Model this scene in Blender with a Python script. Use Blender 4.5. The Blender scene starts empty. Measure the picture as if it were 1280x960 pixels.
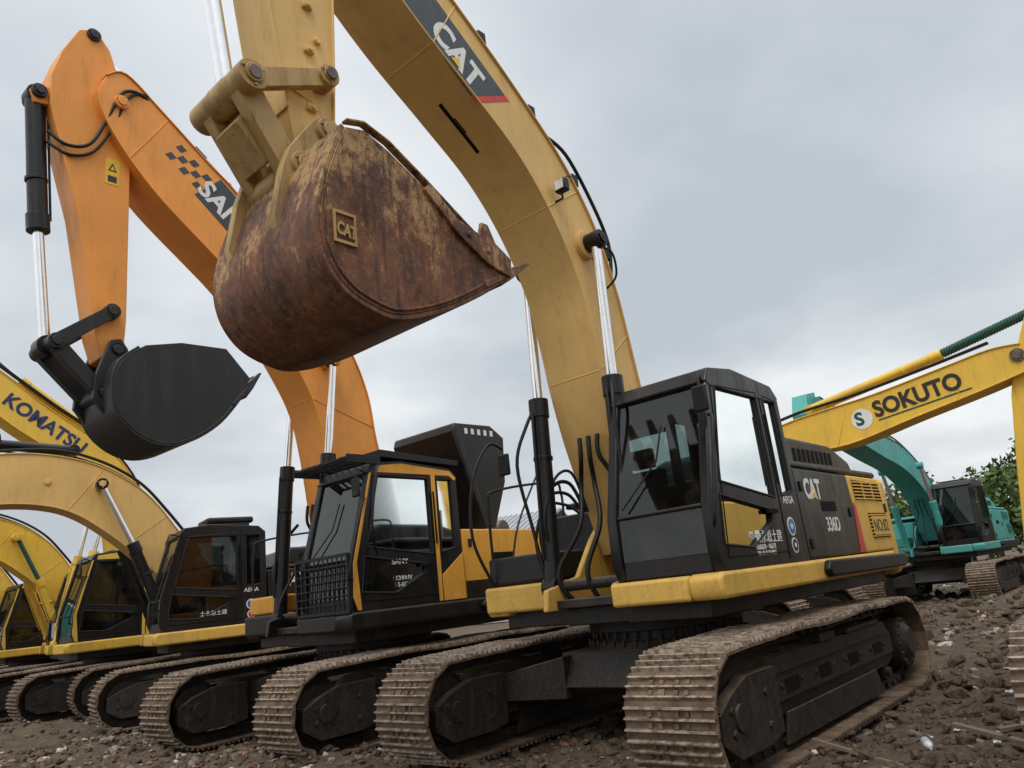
import bpy, bmesh, math, random
import numpy as np
from math import sin, cos, pi, radians
from mathutils import Vector, Matrix, noise
random.seed(7); np.random.seed(7)
scene = bpy.context.scene
COL = scene.collection

# ------------------------------------------------------------------ materials
def new_mat(name):
    m = bpy.data.materials.new(name); m.use_nodes = True
    nt = m.node_tree; nt.nodes.clear()
    out = nt.nodes.new('ShaderNodeOutputMaterial')
    b = nt.nodes.new('ShaderNodeBsdfPrincipled')
    nt.links.new(b.outputs[0], out.inputs[0])
    return m, nt, b, out

def N(nt, typ, **kw):
    n = nt.nodes.new(typ)
    for k, v in kw.items(): setattr(n, k, v)
    return n

def noise_tex(nt, vec, scale, detail=5, rough=.6, mapscale=None):
    if mapscale:
        mp = N(nt, 'ShaderNodeMapping'); mp.inputs['Scale'].default_value = mapscale
        nt.links.new(vec, mp.inputs[0]); vec = mp.outputs[0]
    n = N(nt, 'ShaderNodeTexNoise'); n.inputs['Scale'].default_value = scale
    n.inputs['Detail'].default_value = detail; n.inputs['Roughness'].default_value = rough
    nt.links.new(vec, n.inputs['Vector']); return n.outputs[0]

def ramp(nt, fac, stops):
    r = N(nt, 'ShaderNodeValToRGB'); els = r.color_ramp.elements
    while len(els) < len(stops): els.new(.5)
    for e, (p, c) in zip(els, stops):
        e.position = p; e.color = (c[0], c[1], c[2], 1) if not isinstance(c, (int, float)) else (c, c, c, 1)
    nt.links.new(fac, r.inputs[0]); return r.outputs[0]

def mix(nt, fac, a, b):
    m = N(nt, 'ShaderNodeMix', data_type='RGBA')
    if isinstance(fac, (int, float)): m.inputs[0].default_value = fac
    else: nt.links.new(fac, m.inputs[0])
    for s, v in ((6, a), (7, b)):
        if isinstance(v, tuple): m.inputs[s].default_value = (*v, 1)
        else: nt.links.new(v, m.inputs[s])
    return m.outputs[2]

def mul(nt, a, b):
    m = N(nt, 'ShaderNodeMath', operation='MULTIPLY')
    for i, v in enumerate((a, b)):
        if isinstance(v, (int, float)): m.inputs[i].default_value = v
        else: nt.links.new(v, m.inputs[i])
    return m.outputs[0]

def bump(nt, b, h, strength=.2, dist=.01):
    bp = N(nt, 'ShaderNodeBump'); bp.inputs['Strength'].default_value = strength; bp.inputs['Distance'].default_value = dist
    nt.links.new(h, bp.inputs['Height']); nt.links.new(bp.outputs[0], b.inputs['Normal'])

def dust_top(nt, col, brk, amount, dcol=(.21, .155, .10)):
    ge = N(nt, 'ShaderNodeNewGeometry'); sp = N(nt, 'ShaderNodeSeparateXYZ'); nt.links.new(ge.outputs['Normal'], sp.inputs[0])
    return mix(nt, mul(nt, ramp(nt, sp.outputs[2], [(.45, 0.), (.97, amount)]), ramp(nt, brk, [(.3, .3), (.65, 1.)])), col, dcol)

def paint(name, col, dirt=(.16, .12, .08), amt=.35, rough=.42, scratch=True, dust=.4, mud=.75, streak=.5, spec=.5):
    m, nt, b, o = new_mat(name)
    tc = N(nt, 'ShaderNodeTexCoord').outputs['Object']
    n1 = noise_tex(nt, tc, 1.1, 4); n2 = noise_tex(nt, tc, 3.0, 5, .7, (2.2, 2.2, .45)); n3 = noise_tex(nt, tc, 26, 4, .7)
    ns = noise_tex(nt, tc, 9.0, 3, .6, (3.0, 3.0, .22))
    c1 = mix(nt, ramp(nt, n1, [(.3, 0.), (.75, 1.)]), tuple(x*.86 for x in col), tuple(min(1, x*1.12) for x in col))
    c2 = mix(nt, ramp(nt, n2, [(.50, 0.), (.80, amt)]), c1, dirt)
    c2 = mix(nt, ramp(nt, ns, [(.60, 0.), (.74, streak*.6)]), c2, tuple(x*.45 for x in dirt))
    sep = N(nt, 'ShaderNodeSeparateXYZ'); nt.links.new(tc, sep.inputs[0])
    mr = N(nt, 'ShaderNodeMapRange'); mr.inputs[1].default_value = 2.0; mr.inputs[2].default_value = .3; mr.inputs[3].default_value = 0; mr.inputs[4].default_value = mud
    nt.links.new(sep.outputs[2], mr.inputs[0])
    c3 = mix(nt, mul(nt, mr.outputs[0], ramp(nt, n3, [(.38, .12), (.70, 1.)])), c2, (.15, .105, .07))
    if scratch:
        c3 = mix(nt, ramp(nt, n3, [(.68, 0.), (.72, .55)]), c3, (.09, .055, .04))
    c3 = dust_top(nt, c3, n2, dust)
    nt.links.new(c3, b.inputs['Base Color']); b.inputs['Specular IOR Level'].default_value = spec
    nt.links.new(ramp(nt, n2, [(.3, rough), (.8, min(1, rough+.35))]), b.inputs['Roughness'])
    bump(nt, b, n3, .10, .004)
    return m

def simple(name, col, rough=.5, metal=0., var=.25, sc=12, spec=.5):
    m, nt, b, o = new_mat(name)
    tc = N(nt, 'ShaderNodeTexCoord').outputs['Object']
    n1 = noise_tex(nt, tc, sc, 5, .65)
    nt.links.new(mix(nt, ramp(nt, n1, [(.3, 0.), (.7, 1.)]), tuple(x*(1-var) for x in col), tuple(min(1, x*(1+var)) for x in col)), b.inputs['Base Color'])
    b.inputs['Roughness'].default_value = rough; b.inputs['Metallic'].default_value = metal; b.inputs['Specular IOR Level'].default_value = spec
    return m

M = {}
M['cat'] = paint('paint_ochre', (.70, .445, .145), dirt=(.26, .17, .09), amt=.35, streak=.35)
M['catl'] = paint('paint_ochre_low', (.76, .46, .08), dirt=(.26, .17, .08), amt=.4)
M['orange'] = paint('paint_orange', (.84, .325, .055), dirt=(.30, .15, .07), amt=.3, streak=.35)
M['orangey'] = paint('paint_amber', (.80, .37, .04), dirt=(.25, .15, .06), amt=.35)
M['yellow'] = paint('paint_yellow', (.78, .49, .055), dirt=(.30, .21, .09), amt=.4)
M['teal'] = paint('paint_teal', (.06, .36, .33), amt=.3)
M['black'] = paint('paint_black', (.007, .007, .008), dirt=(.06, .05, .04), amt=.16, rough=.24, scratch=False, dust=.14, mud=.22, streak=.1, spec=.4)
M['under'] = paint('undercarriage_black', (.010, .010, .010), dirt=(.08, .06, .045), amt=.4, rough=.4, scratch=False, dust=.7, mud=.30, spec=.4)
M['rubber'] = simple('rubber_black', (.009, .009, .009), .5, spec=.35)
M['dark'] = simple('slot_shade_and_dark_trim', (.005, .005, .005), .8, spec=.2)  # near-black: shade painted for frame slots; also seams, vents, engine bay, scrape
M['white'] = simple('decal_white', (.74, .74, .71), .5, var=.1)
M['red'] = simple('decal_red', (.55, .03, .03), .45, var=.15)
M['decalblk'] = simple('decal_black', (.015, .016, .018), .4, var=.2)
M['decalgrey'] = simple('decal_charcoal', (.035, .045, .055), .4, var=.3)
M['blue'] = simple('decal_blue', (.03, .14, .45), .4, var=.1)
M['navy'] = simple('decal_navy', (.01, .02, .10), .4, var=.1)
M['signy'] = simple('decal_yellow', (.8, .5, .02), .45, var=.1)
M['green'] = simple('rod_wrap_green', (.01, .07, .05), .6, var=.5, sc=30)
M['chrome'] = simple('chrome_rod', (.85, .86, .88), .2, 1., var=.05)
M['steel'] = simple('dull_steel', (.13, .10, .08), .5, .4, var=.5)
M['seat'] = simple('seat_fabric', (.02, .02, .023), .9, spec=.2)
M['lamp'] = simple('lamp_lens', (.75, .75, .72), .15)
M['bucketblk'] = paint('bucket_black', (.011, .013, .015), dirt=(.09, .07, .055), amt=.4, rough=.38, scratch=False, dust=.5, mud=0, streak=.5)

m, nt, b, o = new_mat('track_shoe_mud')
tc = N(nt, 'ShaderNodeTexCoord').outputs['Object']
n1 = noise_tex(nt, tc, 5, 5, .7); n2 = noise_tex(nt, tc, 40, 5, .7)
c = mix(nt, ramp(nt, n1, [(.35, 0.), (.65, 1.)]), (.09, .055, .034), (.245, .17, .11))
c = mix(nt, ramp(nt, n2, [(.50, 0.), (.70, .9)]), c, (.045, .028, .018))
nt.links.new(c, b.inputs['Base Color']); b.inputs['Roughness'].default_value = .75; b.inputs['Metallic'].default_value = .15
bump(nt, b, n2, .7, .015); M['track'] = m
m, nt, b, o = new_mat('track_grouser_worn')
tc = N(nt, 'ShaderNodeTexCoord').outputs['Object']
n1 = noise_tex(nt, tc, 14, 5, .7)
nt.links.new(mix(nt, ramp(nt, n1, [(.4, 0.), (.6, 1.)]), (.13, .085, .055), (.42, .335, .26)), b.inputs['Base Color'])
b.inputs['Roughness'].default_value = .55; b.inputs['Metallic'].default_value = .3; M['grouser'] = m

m, nt, b, o = new_mat('bucket_rust')
tc = N(nt, 'ShaderNodeTexCoord').outputs['Object']
n1 = noise_tex(nt, tc, 1.6, 5, .65); n2 = noise_tex(nt, tc, 3.2, 6, .78, (1, 1, .7)); n3 = noise_tex(nt, tc, 60, 4, .75); n4 = noise_tex(nt, tc, 16, 5, .7)
ns = noise_tex(nt, tc, 8.0, 4, .65, (2.5, 2.5, .25))
c = mix(nt, ramp(nt, n2, [(.36, 0.), (.62, 1.)]), (.045, .018, .010), (.22, .080, .030))
c = mix(nt, ramp(nt, n4, [(.50, 0.), (.68, .65)]), c, (.28, .125, .045))
sep = N(nt, 'ShaderNodeSeparateXYZ'); nt.links.new(tc, sep.inputs[0])
mr = N(nt, 'ShaderNodeMapRange'); mr.inputs[1].default_value = 3.4; mr.inputs[2].default_value = 4.5; mr.inputs[3].default_value = -.07; mr.inputs[4].default_value = .16
nt.links.new(sep.outputs[2], mr.inputs[0])
ad = N(nt, 'ShaderNodeMath', operation='ADD'); nt.links.new(mr.outputs[0], ad.inputs[0]); nt.links.new(n2, ad.inputs[1])
c = mix(nt, mul(nt, ramp(nt, ad.outputs[0], [(.55, 0.), (.62, .9)]), ramp(nt, n4, [(.38, .2), (.50, 1.)])), c, (.42, .255, .10))
c = mix(nt, ramp(nt, ns, [(.52, 0.), (.66, .8)]), c, (.032, .014, .009))
c = mix(nt, ramp(nt, n3, [(.55, 0.), (.72, .75)]), c, (.05, .021, .012))
nt.links.new(c, b.inputs['Base Color'])
nt.links.new(ramp(nt, n1, [(.3, .5), (.7, .85)]), b.inputs['Roughness'])
bump(nt, b, n3, .7, .009); M['rust'] = m
M['rusty_y'] = paint('worn_ochre', (.42, .27, .095), dirt=(.10, .055, .03), amt=.9, mud=0, streak=1.)

def glass(name, tint, k):
    m = bpy.data.materials.new(name); m.use_nodes = True; nt = m.node_tree; nt.nodes.clear()
    o = N(nt, 'ShaderNodeOutputMaterial'); t = N(nt, 'ShaderNodeBsdfTransparent'); t.inputs[0].default_value = (*tint, 1)
    g = N(nt, 'ShaderNodeBsdfGlossy'); g.inputs['Roughness'].default_value = .04; g.inputs[0].default_value = (.9, .95, .95, 1)
    tc = N(nt, 'ShaderNodeTexCoord').outputs['Object']
    d = N(nt, 'ShaderNodeBsdfDiffuse'); d.inputs[0].default_value = (.26, .22, .18, 1)
    fr = N(nt, 'ShaderNodeFresnel'); fr.inputs[0].default_value = 1.5
    mx = N(nt, 'ShaderNodeMixShader'); nt.links.new(mul(nt, fr.outputs[0], k), mx.inputs[0]); nt.links.new(t.outputs[0], mx.inputs[1]); nt.links.new(g.outputs[0], mx.inputs[2])
    m2 = N(nt, 'ShaderNodeMixShader'); nt.links.new(ramp(nt, noise_tex(nt, tc, 3, 5, .7), [(.48, .01), (.78, .10)]), m2.inputs[0])
    nt.links.new(mx.outputs[0], m2.inputs[1]); nt.links.new(d.outputs[0], m2.inputs[2]); nt.links.new(m2.outputs[0], o.inputs[0]); return m
M['glass'] = glass('cab_glass', (.38, .46, .45), 1.3)
M['glassd'] = glass('cab_glass_dark', (.11, .13, .13), 1.3)

# ------------------------------------------------------------------ mesh helpers
def finish_bm(bm, ang=35):
    bm.normal_update()
    for f in bm.faces: f.smooth = True
    for e in bm.edges:
        if len(e.link_faces) != 2 or e.calc_face_angle(0) > radians(ang): e.smooth = False

def obj_from_bm(name, bm, mats, parent=None, bevel=0., loc=None, ang=35):
    bmesh.ops.recalc_face_normals(bm, faces=bm.faces)
    finish_bm(bm, ang)
    me = bpy.data.meshes.new(name); bm.to_mesh(me); bm.free()
    for mt in (mats if isinstance(mats, list) else [mats]): me.materials.append(mt)
    return link(name, me, parent, bevel, loc)

def link(name, me, parent=None, bevel=0., loc=None):
    ob = bpy.data.objects.new(name, me); COL.objects.link(ob)
    if parent: ob.parent = parent
    if loc: ob.location = loc
    if bevel:
        md = ob.modifiers.new('bevel', 'BEVEL'); md.width = bevel; md.segments = 3 if bevel > .018 else 2; md.limit_method = 'ANGLE'; md.angle_limit = radians(40)
    return ob

def catmull(pts, n=5):
    P = [Vector((*p, 0)) if len(p) == 2 else Vector(p) for p in pts]; out = []
    for i in range(len(P)-1):
        p0 = P[max(i-1, 0)]; p1 = P[i]; p2 = P[i+1]; p3 = P[min(i+2, len(P)-1)]
        for k in range(n):
            t = k/n
            out.append(.5*((2*p1)+(p2-p0)*t+(2*p0-5*p1+4*p2-p3)*t*t+(-p0+3*p1-3*p2+p3)*t**3))
    out.append(P[-1])
    return [tuple(q)[:2] for q in out] if len(pts[0]) == 2 else [tuple(q) for q in out]

def add_box(bm, x0, x1, y0, y1, z0, z1, mi=0, mtx=None):
    vs = [bm.verts.new((x, y, z)) for x in (x0, x1) for y in (y0, y1) for z in (z0, z1)]
    if mtx:
        for v in vs: v.co = mtx @ v.co
    for f in ((0, 1, 3, 2), (4, 6, 7, 5), (0, 4, 5, 1), (2, 3, 7, 6), (0, 2, 6, 4), (1, 5, 7, 3)):
        fc = bm.faces.new([vs[i] for i in f]); fc.material_index = mi

def add_prism(bm, pts, y0, y1, mi=0):
    a = [bm.verts.new((p[0], y0, p[1])) for p in pts]; b_ = [bm.verts.new((p[0], y1, p[1])) for p in pts]
    n = len(pts)
    f1 = bm.faces.new(a); f2 = bm.faces.new(b_[::-1]); f1.material_index = f2.material_index = mi
    for i in range(n):
        j = (i+1) % n; f = bm.faces.new((a[i], b_[i], b_[j], a[j])); f.material_index = mi

def add_plan(bm, pts, z0, z1, mi=0):
    a = [bm.verts.new((p[0], p[1], z0)) for p in pts]; b_ = [bm.verts.new((p[0], p[1], z1)) for p in pts]
    n = len(pts); bm.faces.new(a).material_index = mi; bm.faces.new(b_[::-1]).material_index = mi
    for i in range(n):
        j = (i+1) % n; bm.faces.new((a[i], b_[i], b_[j], a[j])).material_index = mi

def add_cyl(bm, p0, p1, r0, r1=None, seg=20, mi=0):
    r1 = r0 if r1 is None else r1
    p0 = Vector(p0); p1 = Vector(p1); d = (p1-p0).normalized(); q = d.to_track_quat('Z', 'Y')
    a = []; b_ = []
    for i in range(seg):
        t = 2*pi*i/seg; v = Vector((cos(t), sin(t), 0))
        a.append(bm.verts.new(p0+q@(v*r0))); b_.append(bm.verts.new(p1+q@(v*r1)))
    bm.faces.new(a[::-1]).material_index = mi; bm.faces.new(b_).material_index = mi
    for i in range(seg):
        j = (i+1) % seg; bm.faces.new((a[i], a[j], b_[j], b_[i])).material_index = mi

def add_strip(bm, curve, th, y0, y1, mi=0):
    P = [Vector((p[0], 0, p[1])) for p in curve]; prev = None
    for i, p in enumerate(P):
        t = (P[min(i+1, len(P)-1)]-P[max(i-1, 0)]).normalized(); n = Vector((-t.z, 0, t.x))*th
        ring = [bm.verts.new(p+Vector((0, y0, 0))), bm.verts.new(p+Vector((0, y1, 0))), bm.verts.new(p+n+Vector((0, y1, 0))), bm.verts.new(p+n+Vector((0, y0, 0)))]
        if prev:
            for k in range(4): bm.faces.new((prev[k], prev[(k+1) % 4], ring[(k+1) % 4], ring[k])).material_index = mi
        else: bm.faces.new(ring).material_index = mi
        prev = ring
    bm.faces.new(prev[::-1]).material_index = mi

def box(name, par, mat, x0, x1, y0, y1, z0, z1, bev=.012):
    bm = bmesh.new(); add_box(bm, x0, x1, y0, y1, z0, z1); return obj_from_bm(name, bm, mat, par, bev)
def prism(name, par, mat, pts, y0, y1, bev=.012):
    bm = bmesh.new(); add_prism(bm, pts, y0, y1); return obj_from_bm(name, bm, mat, par, bev)
def plan(name, par, mat, pts, z0, z1, bev=.012):
    bm = bmesh.new(); add_plan(bm, pts, z0, z1); return obj_from_bm(name, bm, mat, par, bev)
def cyl(name, par, mat, p0, p1, r0, r1=None, bev=0, seg=24):
    bm = bmesh.new(); add_cyl(bm, p0, p1, r0, r1, seg); return obj_from_bm(name, bm, mat, par, bev)
def tube(name, par, mat, pts, r, smooth=True):
    cu = bpy.data.curves.new(name, 'CURVE'); cu.dimensions = '3D'; cu.bevel_depth = r; cu.bevel_resolution = 3
    P = catmull(pts, 6) if smooth and len(pts) > 2 else pts
    sp = cu.splines.new('POLY'); sp.points.add(len(P)-1)
    for i, p in enumerate(P): sp.points[i].co = (*p, 1)
    cu.materials.append(mat); ob = bpy.data.objects.new(name, cu); COL.objects.link(ob); ob.parent = par; return ob
def plate_holes(name, par, mat, outer, holes, v, th):
    bm = bmesh.new(); es = []
    for loop in [outer]+holes:
        vs = [bm.verts.new((p[0], v, p[1])) for p in loop]
        es += [bm.edges.new((vs[i], vs[(i+1) % len(vs)])) for i in range(len(vs))]
    bmesh.ops.triangle_fill(bm, use_beauty=True, use_dissolve=False, edges=es)
    ext = bmesh.ops.extrude_face_region(bm, geom=list(bm.faces))
    for g_ in ext['geom']:
        if isinstance(g_, bmesh.types.BMVert): g_.co.y += th
    return obj_from_bm(name, bm, mat, par, .006)
def text(name, par, mat, body, pos, size, xdir=(-1, 0, 0), nrm=(0, 1, 0), bold=.0, sx=1., shear=0., ext=.0015):
    cu = bpy.data.curves.new(name, 'FONT'); cu.body = body; cu.size = size; cu.extrude = ext; cu.offset = bold; cu.shear = shear
    cu.materials.append(mat); cu.resolution_u = 4
    ob = bpy.data.objects.new(name, cu); COL.objects.link(ob); ob.parent = par
    x = Vector(xdir).normalized(); z = Vector(nrm).normalized(); y = z.cross(x)
    mt = Matrix((x*sx, y, z)).transposed().to_4x4(); mt.translation = Vector(pos); ob.matrix_local = mt; return ob

# ------------------------------------------------------------------ undercarriage (shared meshes)
def track_path():
    pts = []
    fc, rc, R, z = 1.93, -2.08, .41, .47
    for i in range(25):
        a = -pi/2+pi*i/24; pts.append((fc+R*cos(a), z+R*sin(a)))
    for u, zz in ((1.5, .882), (1.1, .892), (.8, .9), (.3, .878), (-.2, .878), (-.8, .9), (-1.3, .880), (-1.8, .880)): pts.append((u, zz))
    for i in range(25):
        a = pi/2+pi*i/24; pts.append((rc+R*cos(a), z+R*sin(a)))
    pts.append((fc, z-R)); return pts
def resample(pts, pitch):
    P = [Vector((p[0], 0, p[1])) for p in pts]; L = [0]
    for a, b_ in zip(P, P[1:]): L.append(L[-1]+(b_-a).length)
    n = round(L[-1]/pitch); out = []
    def at(s):
        s %= L[-1]; i = max(0, np.searchsorted(L, s)-1); i = min(i, len(P)-2)
        return P[i].lerp(P[i+1], (s-L[i])/max(1e-9, L[i+1]-L[i]))
    st = L[-1]/n
    for i in range(n):
        a = at(i*st); b_ = at((i+1)*st); out.append(((a+b_)/2, (b_-a).normalized(), (b_-a).length))
    return out
SH = resample(track_path(), .196)
def mesh_track():
    bm = bmesh.new(); W0 = .34
    rr = random.Random(3)
    for c, t, ln in SH:
        W = W0+rr.uniform(-.004, .004)
        n = Vector((t.z, 0, -t.x))
        mt = Matrix((t, Vector((0, 1, 0)), n)).transposed().to_4x4(); mt.translation = c
        mt = mt @ Matrix.Rotation(rr.uniform(-.035, .035), 4, 'Y') @ Matrix.Translation((0, rr.uniform(-.004, .004), 0))
        h = ln/2*.97
        add_box(bm, -h, h, -W, W, -.004, .016, 0, mt)
        add_box(bm, h-.012, h+.014, -W, W, .010, .022, 0, mt)
        for g_ in (-.062, .008, .074):
            vs = [(g_-.012, .014), (g_+.012, .014), (g_+.006, .046), (g_-.006, .046)]
            a = [bm.verts.new(mt @ Vector((p[0], -W+.004, p[1]))) for p in vs]; b_ = [bm.verts.new(mt @ Vector((p[0], W-.004, p[1]))) for p in vs]
            for q in (a[::-1], b_): bm.faces.new(q).material_index = 1
            for i in range(4): bm.faces.new((a[i], a[(i+1) % 4], b_[(i+1) % 4], b_[i])).material_index = 1
        for s in (-1, 1):
            for off in (.06, .14):
                add_box(bm, -.045, -.015, s*off-.015, s*off+.015, .014, .034, 0, mt)
                add_box(bm, .025, .055, s*off-.015, s*off+.015, .014, .034, 0, mt)
            add_box(bm, -ln*.52, ln*.52, s*.085-.022, s*.085+.022, -.10, -.004, 2, mt)
        add_cyl(bm, mt @ Vector((h, -.13, -.05)), mt @ Vector((h, .13, -.05)), .028, seg=8, mi=2)
        for _ in range(4):
            if rr.random() < .75:
                y = rr.uniform(-.30, .30); x = rr.choice((-.027, .041)); w_ = rr.uniform(.02, .09); z_ = rr.uniform(.02, .036)
                add_box(bm, x-.022, x+.022, y-w_, y+w_, .012, z_, 0, mt)
    bmesh.ops.recalc_face_normals(bm, faces=bm.faces)
    me = bpy.data.meshes.new('track_chain'); bm.to_mesh(me); bm.free()
    for k in ('track', 'grouser', 'under'): me.materials.append(M[k])
    return me
def mesh_frame():
    bm = bmesh.new()
    add_prism(bm, [(-1.78, .36), (-1.72, .64), (-1.45, .74), (1.35, .74), (1.6, .60), (1.6, .36), (1.4, .31), (-1.6, .31)], -.19, .17)
    for s in (-1, 1):
        add_prism(bm, [(1.30, .26), (1.30, .70), (1.75, .70), (2.0, .62), (2.20, .52), (2.20, .34), (2.0, .22), (1.5, .22)], s*.25-.045, s*.25+.045)
        add_cyl(bm, (1.93, s*.28, .46), (1.93, s*.315, .46), .09, seg=16)
        for du, dz in ((-.42, .1), (-.42, -.12), (.12, .06), (.12, -.08)): add_cyl(bm, (1.93+du, s*.28, .46+dz), (1.93+du, s*.31, .46+dz), .025, seg=6)
        add_prism(bm, [(-1.2, .12), (-1.1, .33), (1.0, .33), (1.1, .12)], s*.20-.012, s*.20+.012)
    add_box(bm, 2.10, 2.19, -.29, .29, .36, .54)
    add_box(bm, -1.7, 1.5, .17, .215, .42, .62); add_prism(bm, [(-1.6, .62), (-1.5, .73), (1.2, .73), (1.3, .62)], .17, .235)
    add_box(bm, -1.3, -.4, .10, .26, .74, .77); add_box(bm, -.1, .25, .10, .26, .74, .80)
    for u in (-1.25, -.55, .15, .85):
        add_box(bm, u-.13, u+.13, .216, .219, .46, .56, 1)  # plate set proud of the frame; slot shade is in its dark colour
        for k in (-.2, .2): add_cyl(bm, (u+k, .21, .52), (u+k, .228, .52), .018, seg=8)
    add_cyl(bm, (1.93, -.17, .47), (1.93, .17, .47), .27, seg=28); add_cyl(bm, (1.93, -.06, .47), (1.93, .06, .47), .36, seg=32)
    for i in range(8):
        u = -1.55+i*.41
        add_cyl(bm, (u, -.15, .245), (u, .15, .245), .085, seg=16); add_cyl(bm, (u, -.19, .245), (u, .19, .245), .045, seg=10)
    for u in (-.95, .8): add_cyl(bm, (u, -.14, .72), (u, .16, .72), .065, seg=14)
    prof = []
    for i in range(84):
        a = 2*pi*i/84; r = .385 if i % 4 in (0, 1) else .325
        prof.append((-2.08+r*cos(a), .47+r*sin(a)))
    add_prism(bm, prof, -.035, .035)
    add_cyl(bm, (-2.08, -.2, .47), (-2.08, .24, .47), .245, seg=28); add_cyl(bm, (-2.08, .24, .47), (-2.08, .30, .47), .20, .13, seg=28)
    for i in range(14):
        a = 2*pi*i/14; add_cyl(bm, (-2.08+.22*cos(a), .235, .47+.22*sin(a)), (-2.08+.22*cos(a), .255, .47+.22*sin(a)), .014, seg=6)
    add_prism(bm, [(-2.05, .2), (-2.05, .74), (-1.6, .70), (-1.5, .3)], -.19, -.08)
    bmesh.ops.recalc_face_normals(bm, faces=bm.faces); finish_bm(bm)
    me = bpy.data.meshes.new('track_frame'); bm.to_mesh(me); bm.free()
    for k in ('under', 'dark'): me.materials.append(M[k])
    return me
def mesh_carbody():
    bm = bmesh.new()
    add_prism(bm, [(-.85, .50), (-.8, .80), (.8, .80), (.95, .50), (.8, .42), (-.8, .42)], -.72, .72)
    for sx in (-1, 1):
        for sy in (-1, 1):
            z0, z1 = .40, .72
            q = [(.35*sx, .6*sy), (.95*sx, .6*sy), (1.25*sx, 1.20*sy), (.65*sx, 1.20*sy)]
            a = [bm.verts.new((p[0], p[1], z0+(.02 if i > 1 else 0))) for i, p in enumerate(q)]
            b_ = [bm.verts.new((p[0], p[1], z1-(.06 if i > 1 else -.06))) for i, p in enumerate(q)]
            bm.faces.new(a); bm.faces.new(b_[::-1])
            for i in range(4): bm.faces.new((a[i], b_[i], b_[(i+1) % 4], a[(i+1) % 4]))
    add_cyl(bm, (0, 0, .78), (0, 0, .86), .80, .76, 48); add_cyl(bm, (0, 0, .86), (0, 0, .95), .70, seg=48); add_cyl(bm, (0, 0, .95), (0, 0, 1.08), .76, seg=48)
    for i in range(40):
        a = 2*pi*i/40
        add_cyl(bm, (.775*cos(a), .775*sin(a), .80), (.775*cos(a), .775*sin(a), .885), .017, seg=6)
        add_cyl(bm, (.73*cos(a), .73*sin(a), .88), (.73*cos(a), .73*sin(a), .955), .017, seg=6)
    bmesh.ops.recalc_face_normals(bm, faces=bm.faces); finish_bm(bm)
    me = bpy.data.meshes.new('carbody'); bm.to_mesh(me); bm.free(); me.materials.append(M['under']); return me
ME_T, ME_F, ME_C = mesh_track(), mesh_frame(), mesh_carbody()

def undercarriage(E, g=1.35):
    for s in (1, -1):
        link('track_chain', ME_T, E, 0, (0, s*g, 0))
        f = link('track_frame', ME_F, E, .006, (0, s*g, 0))
        if s < 0: f.scale = (1, -1, 1)
    link('carbody', ME_C, E, .008)

# ------------------------------------------------------------------ parts
def hyd(name, par, p0, pm, p1, rb=.085, rr=.045, bmat='black', rmat='chrome', cap=True):
    p0, pm, p1 = Vector(p0), Vector(pm), Vector(p1)
    bm = bmesh.new(); d = (p1-p0).normalized()
    add_cyl(bm, p0, pm, rb, seg=24, mi=0); add_cyl(bm, pm-d*.16, pm+d*.03, rb*1.16, seg=24, mi=0)
    add_cyl(bm, pm-d*.6, pm-d*.56, rb*1.12, seg=24, mi=0)
    add_cyl(bm, pm+d*.03, p1, rr, seg=20, mi=1)
    for p, r in ((p0, rb*1.1), (p1, rb*1.1)): add_cyl(bm, p-Vector((0, rb*.9, 0)), p+Vector((0, rb*.9, 0)), r, seg=24, mi=0)
    o_ = Vector((d.z, 0, -d.x))*(rb*1.25)
    add_cyl(bm, p0+d*.25+o_, pm-d*.12+o_, .014, seg=8, mi=0)
    return obj_from_bm(name, bm, [M[bmat], M[rmat]], par, .004)

def pin(bm, u, z, v0, v1, r, mi=0):
    add_cyl(bm, (u, v0, z), (u, v1, z), r, seg=24, mi=mi)
    for s, v in ((-1, v0), (1, v1)):
        add_cyl(bm, (u, v, z), (u, v+s*.02, z), r*.62, seg=16, mi=mi)
        for i in range(3):
            a = i*2.09+.4; add_cyl(bm, (u+r*.75*cos(a), v, z+r*.75*sin(a)), (u+r*.75*cos(a), v+s*.014, z+r*.75*sin(a)), r*.12, seg=6, mi=mi)

def boom(par, mat, top, bot, hw=.30, fl=.03, n=5):
    T = catmull(top, n); B = catmull(bot, n)
    bm = bmesh.new(); add_prism(bm, T+B[::-1], -hw, hw)
    add_strip(bm, T, .018, -hw-fl, hw+fl); add_strip(bm, B[::-1], .018, -hw-fl, hw+fl)
    for fr_ in (.30, .55, .80):
        a = Vector((T[int((len(T)-1)*fr_)][0], 0, T[int((len(T)-1)*fr_)][1])); b_ = Vector((B[int((len(B)-1)*fr_)][0], 0, B[int((len(B)-1)*fr_)][1]))
        for s in (-1, 1): add_cyl(bm, a+Vector((0, s*hw, 0)), b_+Vector((0, s*hw, 0)), .009, seg=6)
        add_cyl(bm, b_+Vector((0, -hw, 0)), b_+Vector((0, hw, 0)), .022, seg=8)
    obj_from_bm('boom', bm, mat, par, .006, ang=30)

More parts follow.
